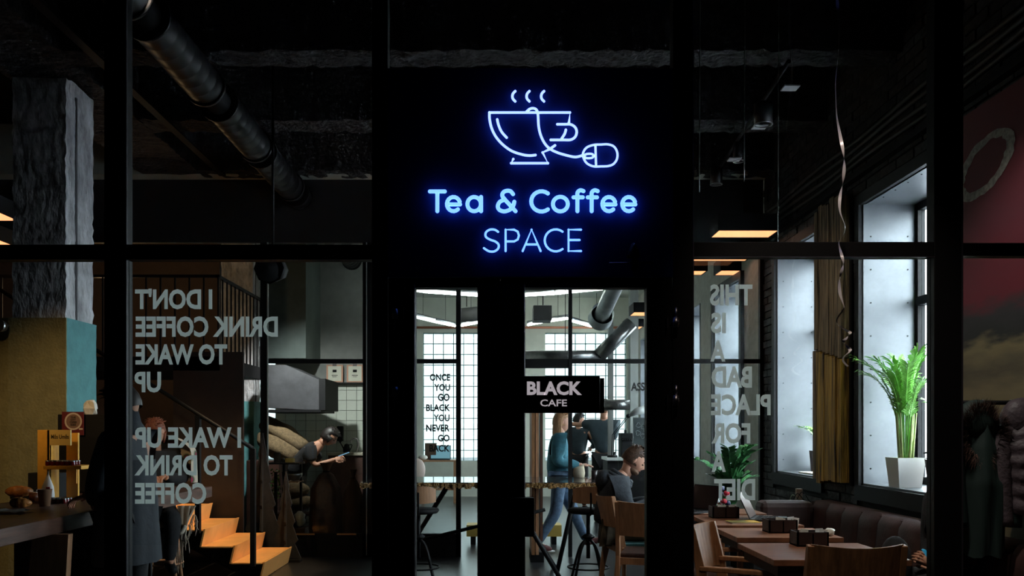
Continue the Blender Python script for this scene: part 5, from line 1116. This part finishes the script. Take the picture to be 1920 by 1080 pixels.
# rear room: desk with laptop at the window
dk = thing('desk', 'pale desk below the far window with box and laptop', 'desk', (-1.0, 16.6, 0)); zd = PZ(863, 16.3)
part(dk, 'desk_top', box(PX(785, 16.3), PX(858, 16.3), 16.3, 16.9, zd-.03, zd), oakl)
for x in (PX(790, 16.3), PX(850, 16.3)): part(dk, 'leg', box(x, x+.05, 16.35, 16.4, 0, zd-.03), oakl)
part(dk, 'cross_rail', box(PX(790, 16.3), PX(850, 16.3), 16.38, 16.4, .25, .30), oakl)
lt2 = laptop('open laptop with pale blue screen below the black slogan', (PX(825, 16.5), 16.5, zd), 0, 100, mat('screen_blue', (.1, .2, .25), .3, emit=(.25, .5, .6), es=.5), 1.25)
bx = one('cardboard_box', box(PX(797, 16.7), PX(818, 16.7), 16.65, 16.85, zd, zd+.32), mat('cardboard', (.10, .06, .04), .8), 'brown cardboard box behind the laptop on the far desk', 'box', bevel=.004)
one('white_cushion', MB().ell((PX(793, 16.4), 16.42, zd+.05), .09, .06, .05, 14, 8), paper, 'white rounded cushion on the left end of the far desk', 'cushion')
cs = thing('chair_shell', 'pale shell chair at the left of the far desk', 'chair', (PX(783, 12), 12, 0)); part(cs, 'shell', MB().ell((PX(783, 12), 12, .85), .11, .05, .16, 14, 10), mat('shell', (.55, .42, .38), .5)); part(cs, 'pedestal', MB().tube([(PX(783, 12), 12.02, 0), (PX(783, 12), 12.02, .75)], .02, 8), black)
# zigzag fluorescent tubes
def ftube(a, b, label): 
    t = thing('ceiling_tube_light', label, 'light', tuple((a+b)/2), 0, 'white tube lights in the rear room'); part(t, 'light_tube', MB().tube([a, b], .022, 8), tubee); u = Vector((0, 0, .05)); part(t, 'fixture', MB().tube([a+u, b+u], .03, 6), steel); part(t, 'suspension', MB().tube([(a+b)/2+u, Vector((((a+b)/2).x, ((a+b)/2).y, 4.2))], .004, 5), black)
def lz(px, py, z=3.5): Y = (z-CAMZ)*F/(VY-py); return Vector((PX(px, Y), Y, z))
for (a, b, c_, d_), pos in (((700, 532, 800, 547), 'near row, leftmost'), ((802, 547, 935, 556), 'near row, seen in the left door'), ((937, 556, 1040, 550), 'near row, seen at left of the right door'), ((1042, 550, 1130, 541), 'near row, rising to the right'),
        ((770, 592, 815, 603), 'far row, left end'), ((817, 603.5, 853, 611), 'far row, left of the low point'), ((862, 611, 905, 603), 'far row, rising right of the low point'), ((990, 609, 1027, 602), 'far row, left in the right door'), ((1029, 602, 1064, 597), 'far row, second in the right door'),
        ((1070, 601, 1102, 610), 'far row, falling in the right door'), ((1104, 610.5, 1133, 617), 'far row, last before the silver duct')):
    ftube(lz(a, b), lz(c_, d_), 'white tube light, '+pos)
# ducts and fittings of the rear room
d_ = thing('silver_duct', 'silver corrugated duct with wide mouth near the rear ceiling', 'duct', tuple(lz(1120, 590, 3.4))); a = P(1128, 592, 12.0); b = P(1160, 520, 10.6)
pts = [a.lerp(b, i/24) for i in range(25)]; part(d_, 'duct_tube', MB().tube(pts, [.100+.010*(i % 2) for i in range(25)], 20), galv); dr = (b-a).normalized(); part(d_, 'mouth', MB().tube([a-dr*.14, a+dr*.12], [.175, .16], 24, cap=False), galv); part(d_, 'mouth_disc', MB().tube([a-dr*.0, a+dr*.01], .15, 24), matteblack)
d_ = thing('steel_duct', 'long steel duct crossing the rear room and rising to the right', 'duct', tuple(P(1050, 667, 12))); part(d_, 'level_run', MB().tube([P(975, 667, 12), P(1126, 667, 12)], .075, 16), mat('dull_duct', (.16, .16, .16), .3, .8, var=.3, scale=8)); part(d_, 'rising_run', MB().tube([P(1122, 668, 12), P(1184, 606, 12)], .10, 16), mat('dull_duct', (.16, .16, .16), .3, .8)); part(d_, 'hanger', MB().tube([P(1060, 667, 12), (PX(1060, 12), 12, 4.2)], .006, 6), black)
part(d_, 'second_run', MB().tube([P(1132, 759, 12.2), P(1180, 759, 12.2)], .075, 16), mat('dull_duct', (.16, .16, .16), .3, .8))
t = skel('column_rear'); part(t, 'shaft', box(PX(1141, 12.5), PX(1150, 12.5), 12.5, 12.6, 0, 4.2), mat('grey_post', (.22, .23, .22), .7)); 
t = skel('column_rear'); part(t, 'shaft', box(PX(1182, 14), PX(1197, 14), 14, 14.2, 0, 4.2), mat('grey_post', (.22, .23, .22), .7))
t = thing('air_unit', 'dark box unit hanging from the rear ceiling', 'air unit', tuple(P(1018, 600, 13))); part(t, 'casing', box(PX(1000, 13), PX(1035, 13), 13, 13.4, PZ(600, 13), PZ(572, 13)), mat('unit', (.05, .05, .05), .6), .01); part(t, 'rod', MB().tube([P(1018, 572, 13.2), (PX(1018, 13.2), 13.2, 4.2)], .01, 6), black)
t = thing('barrel_duct', 'grey cylinder duct end behind the left door glass', 'duct', tuple(P(875, 590, 14))); part(t, 'barrel', MB().tube([P(858, 592, 14), P(915, 586, 14)], .115, 22), mat('grey_barrel', (.09, .09, .09), .6))
part(t, 'strap', MB().tube([(PX(875, 14), 14, PZ(575, 14)), (PX(875, 14), 14, 4.2)], .008, 6), black)
# coffee station at the right of the rear room
cst = thing('service_counter', 'pale topped service counter behind the seated man', 'counter', (1.95, 11.9, 0)); zc2 = PZ(858, 11.5)
part(cst, 'worktop', box(PX(1138, 11.5), 2.6, 11.5, 12.1, zc2-.04, zc2), mat('pale_top', (.6, .62, .6), .3)); part(cst, 'base', box(PX(1140, 11.5), 2.58, 11.55, 12.05, 0, zc2-.04), matteblack)
mc = thing('coffee_machine', 'black coffee machine with small knobs on the service counter', 'machine', (PX(1176, 11.8), 11.7, zc2)); part(mc, 'machine_body', box(PX(1165, 11.7), PX(1187, 11.7), 11.7, 12.0, zc2, PZ(812, 11.7)), matteblack, .01); part(mc, 'lid', box(PX(1173, 11.7), PX(1177, 11.7), 11.8, 11.84, PZ(812, 11.7), PZ(806, 11.7)), matteblack)
for k in range(5): part(mc, 'knob', MB().tube([P(1168+4*k, 824, 11.7), P(1168+4*k, 824, 11.68)], .008, 8), chrome)
ch = thing('chalkboard', 'black chalkboard with white chalk scribbles at the right edge of the door glass', 'chalkboard', (PX(1205, 11.95), 11.95, zc2)); part(ch, 'slate', box(PX(1188, 11.95), PX(1235, 11.95), 11.95, 11.98, zc2, PZ(783, 11.95)), mat('slate', (.02, .028, .03), .7))
chalk = mat('chalk', (.25, .27, .27), .9)
for k, (cx_, cy_) in enumerate(((1197, 797), (1206, 800), (1196, 812), (1205, 818), (1212, 808))): part(ch, 'chalk_mark', MB().tube([P(cx_+4*math.cos(a)*(1+.4*math.sin(3*a+k)), cy_+4.5*math.sin(a), 11.945) for a in [2*PI*i/14 for i in range(14)]], .003, 4, closed=True), chalk)
part(ch, 'stand_leg', box(PX(1190, 11.95), PX(1194, 11.95), 11.98, 12.05, zc2, zc2+.3), black)
dl2 = thing('desk_lamp', 'black jointed desk lamp with pale shade above the service counter', 'lamp', (PX(1148, 11.6), 11.6, zc2)); A = Vector((PX(1148, 11.6), 11.6, zc2)); B = P(1150, 815, 11.6); C_ = P(1178, 780, 11.6); D = P(1192, 772, 11.6)
part(dl2, 'lamp_base', MB().tube([A, A+Vector((0, 0, .03))], .07, 16), black)
for k in (-.012, .012): o_ = Vector((k, 0, 0)); part(dl2, 'lower_arm', MB().tube([A+o_, B+o_], .006, 6), black); part(dl2, 'upper_arm', MB().tube([B+o_, C_+o_], .006, 6), black)
part(dl2, 'joint', MB().ell(C_, .03, .03, .03, 10, 8), black); part(dl2, 'lamp_shade', MB().tube([C_, D, P(1208, 768, 11.6)], [.02, .045, .06], 16), mat('shade_pale', (.35, .36, .36), .4))

# ---------------------------------------------------------------- wooden pendant box lamps
def boxlamp(label, x, y, z, w, d, h, rz=0):
    t = thing('pendant_lamp', label, 'lamp', (x, y, z), rz, 'black box pendant lamps with warm glowing inside'); w2, d2 = w/2, d/2; e = .012
    part(t, 'outer_shade', MB().box(-w2, w2, -d2, -d2+e, 0, h).box(-w2, w2, d2-e, d2, 0, h).box(-w2, -w2+e, -d2, d2, 0, h).box(w2-e, w2, -d2, d2, 0, h).box(-w2, w2, -d2, d2, h, h+e), matteblack, local=True)
    q = e+.002; part(t, 'inner_lining', MB().box(-w2+e, w2-e, -d2+e, -d2+q, .005, h-.002).box(-w2+e, w2-e, d2-q, d2-e, .005, h-.002).box(-w2+e, -w2+q, -d2+e, d2-e, .005, h-.002).box(w2-q, w2-e, -d2+e, d2-e, .005, h-.002).box(-w2+e, w2-e, -d2+e, d2-e, h-.004, h-.002), warmin, local=True)
    part(t, 'bulb', MB().ell((0, 0, h-.03), .02, .02, .025, 10, 8), bulb, local=True); part(t, 'cord', MB().tube([(0, 0, h+e), (0, 0, (4.2 if y > 9.2 else 4.74)-z)], .004, 5), black, local=True)
boxlamp('black box pendant lamp crossing above the transom', PX(1400, 9.0)-.1, 8.75, 3.42, .62, .34, .16)
boxlamp('long black box pendant lamp just below the transom', PX(1352, 9.9), 9.95, 3.40, .66, .22, .14)
boxlamp('black box pendant lamp above the diet lettering', PX(1352, 10.9), 10.6, 3.36, .26, .34, .14)
boxlamp('small black box pendant lamp cut by the middle post', PX(1296, 10.9), 10.6, 3.36, .2, .3, .14)
boxlamp('black box pendant lamp high in the right door glass', PX(1208, 13.2), 13.2, 3.2, .40, .45, .14); boxlamp('lower black box pendant lamp in the right door glass', PX(1185, 14.5), 14.4, 3.13, .3, .4, .12)
boxlamp('black box pendant lamp at the far left edge, upper', PX(-14, 7.6), 7.6, 3.32, .28, .4, .14); boxlamp('black box pendant lamp at the far left edge, behind', PX(-8, 8.8), 8.8, 3.33, .3, .4, .14)

# track light on the ceiling
tk = thing('track_light', 'black ceiling track with cylinder spots above the tables', 'track light', (2.2, 7.4, 4.0)); T0 = Vector((2.10, 6.1, 4.05)); T1 = Vector((2.28, 8.86, 4.05))
part(tk, 'track', MB().tube([T0, T1], .018, 6), black)
def at(px): u = 0; return None
for (px, py, yy, r1) in ((1431, 214, 6.85, .072), (1343, 330, 8.6, .06), (1385, 285, 7.8, .05)):
    c = P(px, py, yy); s_ = part(tk, 'spot_can', MB().lathe([(.0, .085), (r1, .085), (r1, -.085), (r1*.88, -.085), (r1*.85, -.03), (0, -.03)], c, 24), mat('can_grey', (.05, .05, .055), .35)); part(s_, 'rim', MB().tube([c+Vector((r1*math.cos(a), r1*math.sin(a), -.085)) for a in [2*PI*k/24 for k in range(24)]], .004, 6, closed=True), steel)
    part(tk, 'spot_arm', MB().tube([c+Vector((0, 0, .085)), (c.x, c.y, 4.06 if c.z < 4 else 4.3)], .008, 6), black)
for px, py in ((1486, 166), (1428, 239), (1380, 300)):
    yy = 2.45*F/(VY-py); c = P(px, py, yy); t = thing('ceiling_plate', 'flat grey plate hanging by a wire near the track, %s of three' % {1486: 'nearest', 1428: 'middle', 1380: 'farthest'}[px], 'plate', tuple(c), 0, 'grey hanging plates')
    part(t, 'plate', box(c.x-.07, c.x+.04, c.y-.05, c.y+.05, c.z, c.z+.01), mat('sensor_grey', (.35, .35, .38), .5)); part(t, 'wire', MB().tube([(c.x, c.y, c.z+.01), (c.x-.05, c.y, 4.74)], .002, 4), black)
# hanging cords and the curly ribbon
for k, (px, py, yy, lb) in enumerate(((1395, 340, 5.2, 'thin cord hanging left of the track light'), (1311, 360, 5.6, 'thin faint cord beside the middle post'), (1458, 470, 6.2, 'thin looping cord between track light and ribbon'))):
    e = P(px, py, yy); one('hanging_string', MB().tube(cr([(e.x+.01, e.y, 4.74), (e.x+.005, e.y, (4.7+e.z)/2), e], 5), .0035, 5), mat('cord_grey', (.10, .13, .12), .4), lb, 'string', 'thin hanging strings')
rb = [(1570, -40), (1570, 0), (1573, 44), (1572, 98), (1567, 147), (1567, 178), (1569, 218), (1575, 253), (1581, 284), (1583, 311), (1580, 342), (1575, 369), (1575, 396), (1584, 422), (1583, 436), (1575, 449), (1573, 458),
      (1578, 478), (1581, 493), (1578, 508), (1574, 526), (1575, 550), (1580, 567), (1582, 579), (1570, 597), (1571, 609), (1586, 619), (1594, 624), (1589, 632), (1581, 641), (1589, 650), (1594, 658), (1583, 668), (1581, 677), (1590, 687)]
pts = cr([P(a, b, 3.45+.012*math.sin(i*1.3)) for i, (a, b) in enumerate(rb)], 6); top_ = pts[0].copy(); top_.z = 4.75; pts = [top_]+pts; m = MB(); L = []
for i, p in enumerate(pts):
    a = i*.16+1.5*math.sin(i*.11); wv = Vector((math.cos(a), math.sin(a), .25))*.0062; L.append([p-wv, p+wv])
m.sheet(L); one('curly_ribbon', m, mat('foil_ribbon', (.85, .80, .84), .3, .15), 'long curled silver foil ribbon hanging before the right glass', 'ribbon')
# ledge with router behind the bench
rl = thing('router_ledge', 'dark ledge with router and cables behind the bench corner', 'shelf', (PX(1490, 7.75), 7.75, 0)); xr0 = PX(1466, 7.75)
part(rl, 'ledge_box', box(xr0, 2.95, 7.60, 7.95, 0, PZ(944, 7.75)), matteblack); part(rl, 'router', box(xr0+.02, xr0+.2, 7.62, 7.75, PZ(944, 7.75), PZ(938, 7.75)), steel, .004)
part(rl, 'plug', box(PX(1491, 7.8), PX(1502, 7.8), 7.76, 7.80, PZ(944, 7.8), PZ(916, 7.8)), mat('plug_beige', (.25, .18, .14), .6), .004)
for k in range(3): part(rl, 'cable', MB().tube(cr([P(1480+6*k, 940, 7.7), P(1486+9*k, 928-3*k, 7.7), P(1497+9*k, 936, 7.72), P(1505+8*k, 942, 7.75)], 5), .004, 5), mat('cable_green', (.12, .16, .08), .5) if k == 0 else matteblack)
